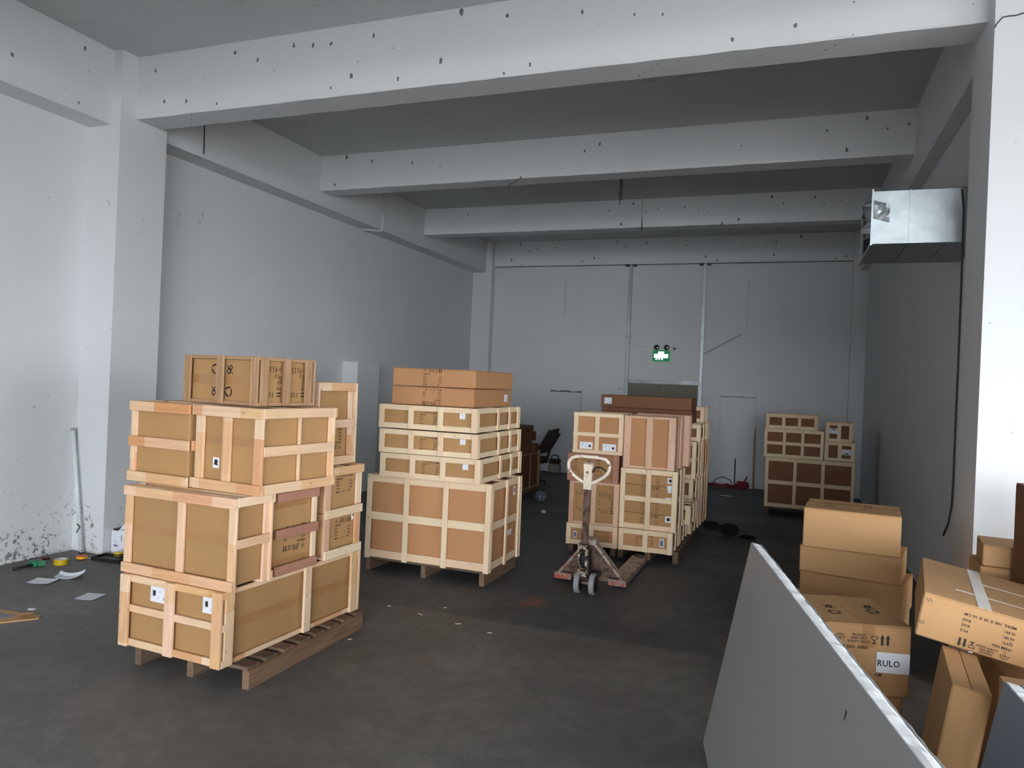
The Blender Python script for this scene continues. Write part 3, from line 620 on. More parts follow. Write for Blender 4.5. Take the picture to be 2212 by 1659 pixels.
crate('pine crate with small photo sticker, upper right of the front left stack', -2.974, 3.633, .096, .572, .71, .531, 1.151,
      FV([0, .47, 1], [0, 1], outer='h', vw=.07, hw=.066), FV([0.52, 1], [0, .5, 1], outer='h', vw=.022, hw=.062), 'pine_mix', group=GA, th=.018, labels=[('front', .29, .32, .055, .068, 'faucet', 0)], tapes=[('front', .6, .06, 'tape')])
crate('narrow pine crate standing at the rear top of the front left stack', -3.098, 4.385, .056, .50, .462, .603, 1.250,
      FV([0, 1], [0, 1]), FV([1], [0, .5, 1], outer='h', vw=.045, hw=.062), 'pine_mix', group=GA, cartons=2, th=.018, prints=[('right', .5, .32, .2, math.pi, PRINT)])
crate('weathered brown crate with recycling marks on top of the front left stack', -3.10, 3.735, .125, .678, .52, .312, 1.690,
      FV([0, .5, 1], [0, 1], vw=.062, hw=.022), FV([0, .5, 1], [0, 1], vw=.062, hw=.022), 'weathered', group=GA, cartons=2, split='x', th=.016,
      tapes=[('front', .5, .06, 'tape')], prints=[('front', .38, .72, .075, 0, PRINT_REC), ('front', .58, .72, .075, 0, PRINT_HOOK), ('front', .38, .26, .075, 0, PRINT_HOOK), ('front', .57, .26, .075, 0, PRINT_REC), ('right', .30, .5, .20, -math.pi/2, PRINT), ('right', .72, .5, .20, -math.pi/2, PRINT)])

# ================================================================== stack B: middle
pallet('timber pallet under the big six-panel crate', -3.85, -2.58, 6.33, 7.20, .14, 6)
GB = 'crates of the middle stack'
crate('big six-panel pale crate at the bottom of the middle stack', -2.530, 6.310, 0, 1.322, .85, .815, .14,
      FV([0, .325, .655, 1], [0, .5, 1], vw=.055, hw=.075, over=.012), FV([0, .52, 1], [0, .5, 1], vw=.045, hw=.07, over=.012), 'pine', 'card_red', GB, th=.018,
      labels=[('right', .62, .83, .075, .09, 'red', 0), ('right', .86, .83, .05, .09, 'faucet', 0), ('right', .72, .33, .15, .055, 'lines', 0)], tapes=[])
for i, (x, y, yaw, w, d, h, z0, lb) in enumerate(((-2.612, 6.215, -.012, 1.045, 1.16, .226, .960, 'flat pale crate, lowest of the three flat crates in the middle stack'), (-2.655, 6.22, -.004, 1.03, 1.2, .226, 1.190, 'flat pale crate, second of the three flat crates in the middle stack'), (-2.668, 6.22, -.02, 1.02, 1.24, .226, 1.428, 'flat pale crate, topmost of the three flat crates in the middle stack'))):
    crate(lb, x, y, yaw, w, d, h, z0, FV([0, .325, .645, 1], [0, 1], vw=.056, hw=.05), FV([0, .47, .76, 1], [0, 1], vw=.05, hw=.05), 'pine', 'card', GB, th=.014,
          prints=[('front', .50, .50, .175, 0, PRINT)], labels=[('front', .845, .66, .055, .055, 'small', 0)])
carton('flat brown box with label lying on the flat crates of the middle stack', -2.765, 6.35, -.016, .867, 1.04, .176, 1.656, 'card_red', None, 'y', (.05, 'tape', 0), prints=[('front', .50, .50, .20, math.pi, PRINT)], labels=[('right', .84, .5, .10, .075, 'small', 0)], name='flat_box')
carton('flat brown box at the very top of the middle stack', -2.753, 6.35, .005, .886, .98, .172, 1.834+.004, 'card_red', None, 'y', (.05, 'tape', 0), prints=[('front', .49, .50, .20, 0, PRINT)], name='flat_box')

# ================================================================== stack C: behind the pallet jack
pallet('timber pallet under the crates behind the pallet jack handle', -2.31, -1.76, 8.2, 9.0, .13, 6, sw=.06)
pallet('timber pallet under the crates right of the pallet jack', -1.73, -1.06, 8.2, 9.85, .13, 9, sw=.06)
GC = 'crates stacked behind the pallet jack'
two = lambda **k: FV([0, .5, 1], [0, 1], **k)
crate('low pale crate at the bottom left of the stack behind the pallet jack', -1.700, 8.004, -.02, .580, .60, .236, .13, two(vw=.055, hw=.055), two(vw=.05, hw=.05), 'pine', 'card_red', GC, th=.014,
      prints=[('front', .68, .46, .17, math.pi, PRINT)], labels=[('front', .17, .45, .035, .075, 'dark', 0)])
crate('reddish timber crate with sideways printing behind the pallet jack handle', -1.706, 8.018, -.02, .560, .60, .472, .368, two(vw=.055, hw=.025), two(vw=.05, hw=.025), 'pine_pink', 'card', GC, th=.014, cartons=2, split='x',
      prints=[('front', .28, .52, .23, -math.pi/2, PRINT), ('front', .74, .52, .23, -math.pi/2, PRINT)])
crate('darker reddish crate seen through the pallet jack handle loop', -1.722, 8.02, -.03, .577, .60, .308, .843, two(vw=.062, hw=.02), two(vw=.055, hw=.02), 'redwood', 'card', GC, th=.014, cartons=2, split='x',
      prints=[('front', .28, .5, .22, math.pi/2, PRINT), ('front', .73, .5, .22, math.pi/2, PRINT)])
crate('pale crate with two white labels on top behind the pallet jack', -1.689, 8.02, -.03, .560, .60, .455, 1.156, FV([0, .48, 1], [(0, 'pine'), .47, 1], vw=.05, hw=.042, outer='h'), two(vw=.05, hw=.045), 'pine', 'card_red', GC, th=.014, cartons=2, split='x',
      labels=[('front', .265, .19, .145, .078, 'invoice', math.pi), ('front', .735, .17, .15, .080, 'invoice', math.pi)], gap=.002)
crate('low pale crate at the bottom right front of the stack beside the jack', -1.102, 8.008, .0, .585, .60, .236, .13, two(vw=.055, hw=.055), two(vw=.05, hw=.05), 'pine', 'card_red', GC, th=.014,
      prints=[('front', .48, .5, .2, 0, PRINT)], labels=[('front', .80, .48, .045, .09, 'dark', 0)])
crate('low pale crate at the bottom right, behind the front one beside the jack', -1.098, 8.625, .0, .585, .62, .22, .13, two(vw=.055, hw=.05), two(vw=.05, hw=.045), 'pine', 'card_red', GC, th=.014)
crate('pale two-by-two crate holding four cartons with faucet stickers beside the jack', -1.078, 8.045, .02, .622, .56, .655, .368, FV([0, .5, 1], [0, .5, 1], vw=.055, hw=.055), FV([0, .5, 1], [0, .5, 1], vw=.05, hw=.05), 'pine', 'card', GC, th=.014, cartons=4,
      prints=[('front', .52, .83, .20, 0, PRINT_SHORT), ('front', .52, .595, .20, 0, PRINT_SHORT), ('front', .52, .36, .20, 0, PRINT_SHORT), ('front', .52, .13, .20, 0, PRINT_SHORT)],
      labels=[('front', .87, .84, .06, .06, 'disc', 0), ('front', .87, .70, .055, .075, 'lines', .2), ('front', .85, .515, .06, .055, 'disc', 0), ('front', .86, .2, .065, .07, 'disc', 0)])
crate('pink softwood crate with two tall panels, top right beside the jack', -1.124, 8.08, .0, .561, .36, .575, 1.026, FV([0, .5, 1], [0, 1], vw=.075, hw=.025), FV([0, 1], [0, 1], vw=.05, hw=.025), 'pine_pink', 'card_red', GC, th=.014, cartons=2, split='x')
crate('pink softwood crate standing behind the two-panel pink crate', -1.112, 8.45, .0, .561, .17, .578, 1.026, FV([0, .5, 1], [0, 1], vw=.07, hw=.025), FV([0, 1], [0, 1], vw=.03, hw=.025), 'pine_pink', 'card', GC, th=.014)
crate('pink softwood crate jutting out at the rear right of the top row', -1.045, 8.67, .0, .62, .16, .59, 1.026, FV([0, .5, 1], [0, 1], vw=.07, hw=.025), FV([0, 1], [0, 1], vw=.03, hw=.025), 'pine_pink', 'card', GC, th=.014)
GE = 'crates at the rear of the centre row'
crate('small open-sided pale crate sticking out low at the right of the centre row', -1.003, 8.70, .03, .60, .57, .22, .352, two(vw=.06, hw=.05), FV([0, .5, 1], [0, 1], vw=.05, hw=.05), 'pine', 'card', GE, th=.016, labels=[('front', .78, .45, .05, .08, 'dark', 0)], cshort=.07)
crate('pale crate low in the rear part of the centre row', -1.06, 9.32, .05, .95, .60, .68, .13, FV([0, .33, .66, 1], [0, .68, 1], vw=.05, hw=.05), FV([0, .5, 1], [0, .68, 1], vw=.05, hw=.05), 'pine', 'card_dark', GE)
crate('tall pale crate in the middle of the rear centre row', -1.037, 9.30, .05, .90, .55, .462, .815, FV([0, .33, .66, 1], [0, .5, 1], vw=.05, hw=.05), FV([0, .5, 1], [0, .5, 1], vw=.045, hw=.05), 'pine', 'card_dark', GE)
crate('flat pale crate under the long brown boxes of the rear centre row', -.992, 9.30, .045, 1.08, .66, .205, 1.285, FV([0, .33, .66, 1], [0, 1], vw=.05, hw=.05), FV([0, .45, .8, 1], [0, 1], vw=.045, hw=.045), 'pine', 'card_dark', GE)
carton('long dark brown box under the topmost long box of the centre row', -1.13, 9.5, .041, 1.18, .40, .155, 1.493, 'card_dark', None, 'x', None, name='long_box')
carton('long dark brown box with white label on top of the centre row', -1.14, 9.5, .041, 1.179, .40, .158, 1.651, 'card_dark', None, 'x', None, labels=[('front', .08, .5, .10, .08, 'lines', 0)], name='long_box')
crate('small crate behind the long brown boxes at the rear of the centre row', -1.03, 9.98, .04, .9, .40, .205, 1.493, two(vw=.05, hw=.05), two(vw=.05, hw=.05), 'pine', 'card_dark', GE)
crate('upright crate at the far end of the centre row, near the back', -1.02, 10.05, .03, .8, .55, .62, .13, FV([0, .33, .66, 1], [0, 1], vw=.055, hw=.05), two(vw=.055, hw=.05), 'pine_mix', 'card_dark', GE)
crate('upright crate on the far end of the centre row, second level', -1.02, 10.05, .03, .8, .55, .74, .752, FV([0, .33, .66, 1], [0, 1], vw=.055, hw=.05), two(vw=.055, hw=.05), 'pine_mix', 'card_dark', GE)

# ================================================================== stack F: back right corner
pallet('timber pallet under the crate stack in the back right corner', -.27, .95, 12.42, 13.0, .13, 5)
GF = 'crates in the back right corner'
three = lambda h, **k: FV([0, .335, .66, 1], h, **k)
crate('big six-panel crate at the bottom of the back right stack', .990, 12.286, .045, 1.287, .80, .781, .132, three([0, .5, 1], vw=.05, hw=.06), two(vw=.05, hw=.06), 'pine', 'card_dark', GF)
crate('six-panel crate on the left of the back right stack', .538, 12.30, .045, .867, .80, .445, .918, three([0, .5, 1], vw=.045, hw=.05), two(vw=.05, hw=.05), 'pine', 'card_dark', GF)
crate('flat three-panel crate on top left of the back right stack', .445, 12.32, .055, .76, .80, .235, 1.366, three([0, 1], vw=.05, hw=.055), two(vw=.05, hw=.05), 'pine', 'card_dark', GF)
crate('small crate with label on its right panel, lower right of the back right stack', .981, 12.32, .059, .425, .80, .292, .918, two(vw=.055, hw=.05), two(vw=.05, hw=.05), 'pine', 'card_dark', GF, labels=[('front', .74, .5, .085, .16, 'invoice', math.pi/2)])
crate('small crate with label on its left panel, upper right of the back right stack', .945, 12.34, .059, .385, .80, .30, 1.213, two(vw=.055, hw=.05), two(vw=.05, hw=.05), 'pine', 'card_dark', GF, labels=[('front', .27, .55, .085, .16, 'invoice', -math.pi/2)])

# ================================================================== back left: crate, boxes, office chair, canister
crate('dark crate against the back left, behind the middle stack', -4.15, 11.35, .0, .9, 1.30, .62, .082, two(vw=.05, hw=.05), FV([.0, .62, 1], [0, 1], vw=.05, hw=.03), 'weathered', 'card_dark', None)
pallet('low pallet under the dark crate at the back left', -5.0, -4.2, 11.4, 12.6, .08, 6)
GL = 'boxes on the dark crate at the back left'
carton('brown box lying on the dark crate at the back left', -4.20, 11.5, .03, .7, .75, .20, .702, 'card_dark', GL, 'y', None)
carton('small brown box at the rear edge of the dark crate at the back left', -4.18, 12.30, .0, .5, .33, .14, .702, 'card_dark', GL, 'y', None)
carton('long brown box in the middle of the pile on the dark crate', -4.24, 11.6, .05, .7, .90, .16, .906, 'card_dark', GL, 'y', None)
carton('flat dark box near the top of the pile on the dark crate', -4.28, 11.7, .02, .6, .85, .10, 1.07, 'card_dark', GL, 'y', None)
carton('small box on the very top of the pile on the dark crate', -4.52, 11.75, .0, .5, .5, .135, 1.174, 'card_dark', GL, 'y', None)
def office_chair():
    t = thing('office_chair', 'dark padded office chair half hidden behind the boxes at the back left', 'chair', (-4.45, 13.35, 0), 0)
    def pad(w, d, h, bend=0):
        def fn(bm):
            bmesh.ops.create_cube(bm, size=1); bmesh.ops.scale(bm, vec=(w, d, h), verts=bm.verts)
            bmesh.ops.bevel(bm, geom=list(bm.edges), offset=min(w, d, h)*.42, segments=4, affect='EDGES')
        return bmm(fn, 'pad', True)
    ob('seat', pad(.5, .5, .10), 'fabric', t, loc=(-.08, 0, .48))
    ob('backrest', pad(.16, .46, .54), 'fabric', t, loc=(.24, 0, .84), rot=(0, R(30), 0))
    ob('back_support', tube([(.05, 0, .42), (.2, 0, .44), (.24, 0, .62), (.27, 0, .8)], .028, 8), 'blackplastic', t)
    ob('gas_post', lathe([(.03, .08), (.03, .44)], 12), 'blackplastic', t, Matrix.Translation((-.08, 0, 0)))
    for k in range(5):
        a = k*2*math.pi/5; lg = ob('base_arm', tube([(-.08, 0, .11), (-.08+.27*math.cos(a), .27*math.sin(a), .075)], .02, 6), 'blackplastic', t)
        ob('castor', lathe([(.025, -.02), (.03, 0), (.025, .02)], 10), 'black', lg, Matrix.Translation((-.08+.27*math.cos(a), .27*math.sin(a), .031)) @ Matrix.Rotation(R(90), 4, 'X'))
office_chair()
def canister():
    t = thing('canister', 'small pale canister with dark handle standing against the back wall', 'canister', (-4.70, 15.36, 0), .1)
    ob('body', box_mesh(.26, .2, .2, .03), 'canister', t, loc=(0, 0, .1)); ob('lid', box_mesh(.24, .18, .10, .03), 'fabric', t, loc=(0, 0, .25))
    ob('handle', tube([(-.08, 0, .28), (-.075, 0, .36), (-.03, 0, .385), (.03, 0, .385), (.075, 0, .36), (.08, 0, .28)], .013, 8), 'black', t)
canister()
# litter at the back wall
def stick(label, p0, p1, r, mat, name='wooden_stick'): tag(ob(name, tube([p0, p1], r, 8), mat), label, 'stick')
stick('thin dark stick leaning on the back wall beside the red dustpan', (-.94, 15.40, 0.012), (-.955, 15.53, .63), .012, 'black')
stick('tall brown pole leaning at the edge of the filled-in doorway', (-.585, 15.45, 0.02), (-.60, 15.535, 1.22), .020, 'weathered', 'wooden_pole')
t = thing('dustpan', 'red plastic dustpan lying at the foot of the back wall', 'dustpan', (-.82, 15.30, 0), R(-30))
ob('pan', boxes('pan', [(-.13, .13, -.1, .12, 0.004, .014), (-.13, .13, .105, .12, .014, .11), (-.13, -.115, -.1, .105, .014, .07), (.115, .13, -.1, .105, .014, .07)]), 'redp', t, loc=(0, 0, 0), rot=(R(20), 0, 0))
ob('grip', tube([(0, .1, .11), (0, .22, .22)], .016, 8), 'redp', t)
def loop(cx, cy, r0, n, z, jit):
    return [(cx+(r0+random.uniform(-jit, jit))*math.cos(k*.7), cy+(r0*.5+random.uniform(-jit, jit)*.5)*math.sin(k*.7), z+random.uniform(0, .06)) for k in range(n)]
tag(ob('cable_coil', tube(loop(-1.22, 15.22, .24, 30, .03, .06), .014, 6), 'redp'), 'tangled dark red hose heaped at the foot of the back wall', 'hose')
tag(ob('wire_coil', tube([(-1.4, 15.3, .02), (-1.3, 15.32, .15), (-1.18, 15.33, .21), (-1.02, 15.33, .16), (-.96, 15.3, .03)], .008, 6), 'black'), 'arched black cable above the heap at the back wall', 'cable')
def crumple(name, label, loc, s, mat, cat, flat=1.0, seed=1):
    rnd = random.Random(seed)
    def fn(bm):
        bmesh.ops.create_icosphere(bm, subdivisions=3, radius=1)
        for v in bm.verts: v.co *= rnd.uniform(.72, 1.1)
        zmin = min(v.co.z for v in bm.verts)
        for v in bm.verts: v.co = Vector((v.co.x*s[0], v.co.y*s[1], (v.co.z-zmin)*s[2]*.5*flat))
    tag(ob(name, bmm(fn), mat, loc=loc), label, cat)
crumple('plastic_wad', 'crumpled grey plastic film on the floor between the stacks', (-3.70, 11.4, 0), (.10, .09, .17), 'crumple', 'litter', 1, 2)
crumple('foam_scrap', 'small white scrap on the floor in the aisle between the stacks', (-3.32, 10.39, 0), (.04, .025, .05), 'scrap', 'litter', 1, 3)
crumple('rag', 'black rag lying on the dark floor of the right aisle', (-.66, 10.2, 0), (.14, .12, .16), 'oil', 'rag', 1, 4)
crumple('rag_tail', 'thin end of black cloth beside the rag on the aisle floor', (-.42, 10.08, 0), (.11, .04, .06), 'oil', 'rag', 1, 5)
crumple('oily_cloth', 'flat black cloth on the floor beside the centre row pallet', (-.95, 10.62, 0), (.15, .10, .10), 'oil', 'rag', 1, 6)
crumple('paper_scrap', 'pale paper strip on the floor near the back wall', (-1.0, 14.05, 0), (.13, .05, .02), 'scrap', 'litter', 1, 8)
for i, (x, y, a) in enumerate(((-3.05, 5.42, .3), (-2.72, 5.35, -.4), (-2.35, 5.28, .5), (-2.62, 5.6, 1.1), (-3.3, 5.28, .1), (-2.9, 4.6, .9), (-.22, 3.6, .3), (-2.05, 5.2, .2))):
    tag(ob('wood_splinter', box_mesh(random.uniform(.03, .06), .006, .004, .001), 'pine', loc=(x, y, .002), rot=(0, 0, a)), 'tiny pale wood splinter lying on the concrete floor', 'splinter', 'pale wood splinters on the floor')

# ================================================================== pallet jack
def pallet_jack():
    t = thing('pallet_jack', 'scuffed hand pallet truck with cream loop handle in front of the crates', 'pallet jack', (-1.71, 6.95, 0))
    # forks (local y 0 = heel, +y towards tips)
    for sx in (-1, 1):
        cx = sx*.268
        pts = [(cx-.08, -.02), (cx+.08, -.02), (cx+.08, 1.06), (cx+.05, 1.14), (cx-.05, 1.14), (cx-.08, 1.06)]
        f = ob('fork', prism(pts, .028), 'jack_grey', t, Matrix.Translation((0, 0, .057)))
        for sd in (-1, 1): ob('fork_side', boxes('s', [(cx+sd*.074-.006, cx+sd*.074+.006, -.02, 1.05, .035, .057)]), 'jack_grey', f, Matrix.Translation((0, 0, -.057)))
        for yy in (1.0, 1.05): ob('roller_slot', boxes('s', [(cx-.05, cx+.05, yy, yy+.022, .0283, .0295)]), 'dark', f)
        ob('load_roller', lathe([(.033, -.04), (.036, -.03), (.036, .03), (.033, .04)], 14), 'black', f, Matrix.Translation((cx, 1.03, -.021)) @ Matrix.Rotation(R(90), 4, 'Y'))
        # heel foot with chipped red paint
        ob('heel', boxes('h', [(cx-.085, cx+.085, -.07, -.02, .03, .088)]), 'jack_red', t)
        # A-frame arm from heel up to pump head
        def arm(bm):
            a0 = Vector((sx*.335, -.03, .06)); a1 = Vector((sx*.02, -.07, .44))
            d = (a1-a0).normalized(); s = Vector((0, 1, 0)); n = d.cross(s).normalized()
            vs_ = []
            for p in (a0, a1):
                for u, w in ((-.04, -.012), (.05, -.012), (.05, .012), (-.04, .012)): vs_.append(bm.verts.new(p+s*u+n*w))
            for q in ((0, 1, 2, 3), (7, 6, 5, 4), (0, 4, 5, 1), (1, 5, 6, 2), (2, 6, 7, 3), (3, 7, 4, 0)): bm.faces.new([vs_[k] for k in q])
            bmesh.ops.recalc_face_normals(bm, faces=bm.faces)
        ob('frame_arm', bmm(arm), 'jack_grey' if sx > 0 else 'jack_red', t)
    ob('frame_plate', bmm(lambda bm: (bm.faces.new([bm.verts.new(p) for p in ((-.30, 0.0, .09), (.30, 0.0, .09), (.03, -.03, .42), (-.03, -.03, .42))]),)), 'jack', t)
    ob('cross_bar', boxes('c', [(-.27, .27, -.01, .05, .045, .085)]), 'jack', t)
    ob('pump_head', boxes('p', [(-.06, .06, -.12, .02, .40, .455)]), 'jack_grey', t)
    # pump and steering wheels
    ob('pump_cylinder', lathe([(.045, .10), (.045, .30), (.03, .31), (.03, .40)], 18), 'blackplastic', t, Matrix.Translation((.02, -.27, 0)))
    ob('pump_base', boxes('b', [(-.06, .10, -.34, .0, .10, .135)]), 'blackplastic', t)
    for wx in (-.035, .105):
        w_ = ob('wheel', lathe([(.085, -.026), (.098, -.02), (.098, .02), (.085, .026)], 32), 'greytyre', t, Matrix.Translation((wx, -.355, .098)) @ Matrix.Rotation(R(90), 4, 'Y'))
        ob('hub', lathe([(.078, -.0275), (.078, .0275)], 24), 'black', w_)
    ob('axle', tube([(-.06, -.355, .098), (.13, -.355, .098)], .016, 8), 'jack', t)
    # tiller
    b0 = Vector((.03, -.33, .20)); b1 = Vector((.01, -.36, .44)); b2 = Vector((.055, -.50, 1.06)); 
    fork = ob('handle_yoke', boxes('y', [(-.045, -.025, -.03, .03, -.10, .17), (.025, .045, -.03, .03, -.10, .17), (-.045, .045, -.03, .03, .15, .19), (-.035, .035, -.03, .03, -.13, -.05)]), 'yoke', t, Matrix.Translation((.005, -.36, .27)) @ Matrix.Rotation(R(6), 4, 'X'))
    ob('valve_block', lathe([(.03, 0), (.034, .03), (.03, .09)], 14), 'black', fork, Matrix.Translation((0, -.005, .0)))
    def bar(bm):
        d = (b2-b1).normalized(); s = Vector((1, 0, 0)); n = d.cross(s).normalized(); vs_ = []
        for p in (b1, b2):
            for u, w in ((-.028, -.018), (.028, -.018), (.028, .018), (-.028, .018)): vs_.append(bm.verts.new(p+s*u+n*w))
        for q in ((0, 1, 2, 3), (7, 6, 5, 4), (0, 4, 5, 1), (1, 5, 6, 2), (2, 6, 7, 3), (3, 7, 4, 0)): bm.faces.new([vs_[k] for k in q])
        bmesh.ops.recalc_face_normals(bm, faces=bm.faces)
    ob('tiller_bar', bmm(bar), 'jack', t)
    dn = (b2-b1).normalized()
    ob('tiller_sleeve', boxes('s', [(-.036, .036, -.024, .024, -.08, .16)]), 'jack_white', t, Matrix.Translation(b2) @ Matrix.Rotation(R(12), 4, 'X') @ Matrix.Rotation(R(3), 4, 'Y'))
    c = b2 + dn*.10; pts = []
    half = [(.0, .122), (.06, .122), (.115, .118), (.155, .104), (.180, .078), (.190, .045), (.187, .010), (.172, -.025), (.145, -.055), (.105, -.085), (.065, -.110), (.03, -.128)]
    for u, z in half + [(-u, z) for u, z in half[:0:-1]]: pts.append(c + Vector((u, 0, 0)) + dn*z)
    ob('handle_loop', tube(pts, .0155, 10, True), 'jack_white', t)
    ob('release_lever', tube([c+Vector((.04, -.01, -.02)), c+Vector((.07, -.015, .03)), c+Vector((.12, -.015, .03)), c+Vector((.16, -.01, .0))], .007, 6), 'black', t)
    ob('lever_head', boxes('l', [(-.04, .04, -.03, .03, -.02, .02)]), 'jack_white', t, Matrix.Translation(b2+dn*.14) @ Matrix.Rotation(R(12), 4, 'X'))
pallet_jack()

# ================================================================== right foreground: boxes and sandwich panels
GG = 'boxes piled at the right'
carton('brown box on top of the box pile at the right, left of the bright column', .711, 5.3, .10, .585, .50, .262, .888, 'card_old', GG, 'x', (.05, 'tape', 0), prints=[('top', .45, .5, .3, 0, PRINT)])
carton('shallow brown box second from the top of the right box pile', .721, 5.3, .20, .618, .45, .178, .708, 'card_old', GG, 'x', None)
carton('brown box third from the top of the right box pile', .737, 5.3, .26, .636, .45, .226, .480, 'card_old', GG, 'x', None)
carton('brown box at the foot of the right box pile', .745, 5.32, .22, .66, .46, .476, .0, 'card_old', GG, 'x', None)
rl = carton('brown box bearing a white RULO sheet and item number 300A', .599, 4.0, -.28, .40, .49, .344, .468, 'card_old', GG, 'y', (.055, 'tape', .11), prints=[('front', .43, .545, .26, 0, PRINT_300A), ('top', .25, .35, .07, .2, PRINT_REC), ('top', .26, .55, .07, .2, PRINT_HOOK), ('top', .76, .45, .07, .2, PRINT_REC), ('top', .78, .62, .07, .2, PRINT_HOOK)])
lbl = ob('paper_sign', box_mesh(.155, .098, .0015, 0), 'paper', rl, face_mtx('front', face_point('front', .40, .49, .344, .318, .165, .003), R(-1)))
ob('sign_lettering', PRINT_RULO, 'ink', lbl, Matrix.Translation((-.021, -.004, .0016)) @ Matrix.Diagonal((.039, .042, 1, 1)))
carton('brown box under the box with the RULO sheet', .575, 4.02, -.25, .36, .45, .466, .0, 'card_old', GG, 'y', None, labels=[('front', .85, .78, .03, .05, 'small', 0)])
def frame(P, yaw, roll, pitch=0):
    return Matrix.Translation(P) @ Matrix.Rotation(-yaw, 4, 'Z') @ Matrix.Rotation(roll, 4, 'Y') @ Matrix.Rotation(pitch, 4, 'X')
# tilted box: P is its front-left-top corner
w, d, h = .455, .80, .194
M0 = frame(Vector((.587, 3.639, 1.072)), .142, .157) @ Matrix.Translation((w/2, d/2, -h))
tb = carton('tilted brown box with upside-down printing and whitish tape at the right edge', 0, 0, 0, w, d, h, 0, 'card_old', GG, 'y', (.05, 'tape_clear', 0), prints=[('front', .555, .47, .19, math.pi, PRINT_100, 1.0)], mtx=M0,
       staples=[('front', .045, .85, -1.0), ('front', .07, .86, -1.0), ('front', .025, .32, -1.0), ('front', .05, .33, -1.0)])
for yy, x0, x1 in ((.10, -.02, .20), (-.17, -.10, .19)): ob('slit', boxes('slit', [(x0, x1, yy-.006, yy+.006, 0, .0015)]), 'tape_clear', tb, Matrix.Translation((0, 0, h)))
# upright leaning box under it: P is its front-left-top corner
w, d, h = .130, .50, .845
M0 = frame(Vector((.616, 3.169, .847)), .098, .14) @ Matrix.Translation((w/2, d/2, -h))
carton('slim brown box leaning upright under the tilted box', 0, 0, 0, w, d, h, 0, 'card_old', GG, 'y', None, mtx=M0)
carton('brown box standing behind the leaning box at the right edge', 1.20, 3.50, .0, .27, .70, .72, 0, 'card_old', GG, 'y', (.05, 'tape', 0))
carton('dirty box corner just behind the small bluish panel', 1.052, 2.955, .03, .295, .21, .905, 0, 'card_old', GG, 'y', None)
carton('flat box with tape on the pile in front of the bright column', 1.52, 4.60, .11, .50, .31, .115, 1.02, 'card_old', GG, 'y', (.06, 'tape_clear', .0))
carton('flat box under the taped one in front of the bright column', 1.53, 4.62, .05, .52, .34, .115, .903, 'card_old', GG, 'y', None)
carton('large box at the foot of the pile in front of the bright column', 1.55, 4.62, .05, .50, .36, .90, .0, 'card_old', GG, 'y', None)
carton('tall upright brown box cut by the right edge of the picture', 1.472, 4.31, .0, .33, .27, 1.49, 0, 'card_dark', GG, 'y', None)
carton('unseen brown box added in front of the bluish panel to shade the leaning box', .555, 1.95, .0, .21, .40, .86, 0, 'card_old', GG, 'y', None)  # unseen carton added between the panels to keep door light off the leaning box
carton('unseen big brown box added on the floor at the right as a light blocker', 1.60, 2.15, .0, .64, .78, .98, 0, 'card_old', GG, 'y', None)  # added out of view to block side door light from the leaning box
carton('unseen tall brown box added at the far right to shade the box pile', 2.2, 3.40, .0, .60, .75, 1.35, 0, 'card_old', GG, 'y', None)  # extra unseen carton, put here to shade the pile from the side door
def sandwich(label, P0, yaw, lean, height, length, thick, sheet, jag):
    """metal-faced foam panel standing on its long edge, leaning; P0 = far lower corner of its left face"""
    t = thing('sandwich_panel', label, 'panel')
    t.matrix_world = Matrix.Translation(P0) @ Matrix.Rotation(-yaw, 4, 'Z') @ Matrix.Rotation(lean, 4, 'Y')
    # local: x = thickness (to the right), y = along (0 far end, negative towards the viewer), z = up
    rnd = random.Random(jag); n = 70
    def core(bm):
        rows = []
        for i in range(n+1):
            y = -length*i/n - (.012 if i == 0 else 0); e = rnd.uniform(-.0025, .003)
            rows.append([bm.verts.new((x, y, z)) for x, z in ((.002, 0), (.002, height+e*.4), (thick*.35, height+e+rnd.uniform(0, .003)), (thick*.7, height+e+rnd.uniform(0, .003)), (thick-.002, height+e*.4-.002), (thick-.002, 0))])
        for A, B in zip(rows, rows[1:]):
            for k in range(5): bm.faces.new((A[k], A[k+1], B[k+1], B[k]))
        bm.faces.new(rows[0][::-1]); bm.faces.new(rows[-1]); bmesh.ops.recalc_face_normals(bm, faces=bm.faces)
    ob('foam_core', bmm(core), 'foam', t)
    def face(x0, x1, dz, amp):
        def fn(bm):
            rows = []
            for i in range(n+1):
                y = -length*i/n; zt = height+dz+rnd.uniform(-amp, amp)
                rows.append([bm.verts.new((x0, y, .0)), bm.verts.new((x0, y, zt)), bm.verts.new((x1, y, zt)), bm.verts.new((x1, y, .0))])
            for A, B in zip(rows, rows[1:]):
                for k in range(3): bm.faces.new((A[k], A[k+1], B[k+1], B[k]))
            bm.faces.new(rows[0][::-1]); bm.faces.new(rows[-1]); bmesh.ops.recalc_face_normals(bm, faces=bm.faces)
        return bmm(fn)
    ob('face_sheet', face(-.001, .002, -.003, .001), sheet, t); ob('face_sheet', face(thick-.002, thick+.001, .001, .003), sheet, t)
    return t
sp = sandwich('large grey foam sandwich panel leaning in the right foreground', Vector((-.356, 4.115, .008)), -.196, .1855, 1.117, 2.6, .05, 'sheet', 3)
def gouge(bm):
    bm.faces.new([bm.verts.new((-.0022, y, z)) for y, z in ((0, 0), (.010, .012), (.008, .035), (.012, .05), (.002, .058), (-.006, .045), (-.004, .02))])
ob('gouge', bmm(gouge), 'dark', sp, Matrix.Translation((0, -1.874, .985)) @ Matrix.Diagonal((1, .6, .6, 1)))
sandwich('small bluish foam sandwich panel at the lower right corner', Vector((.545, 2.935, .0)), -.05, .185, .98, 1.8, .05, 'sheet_blue', 9)

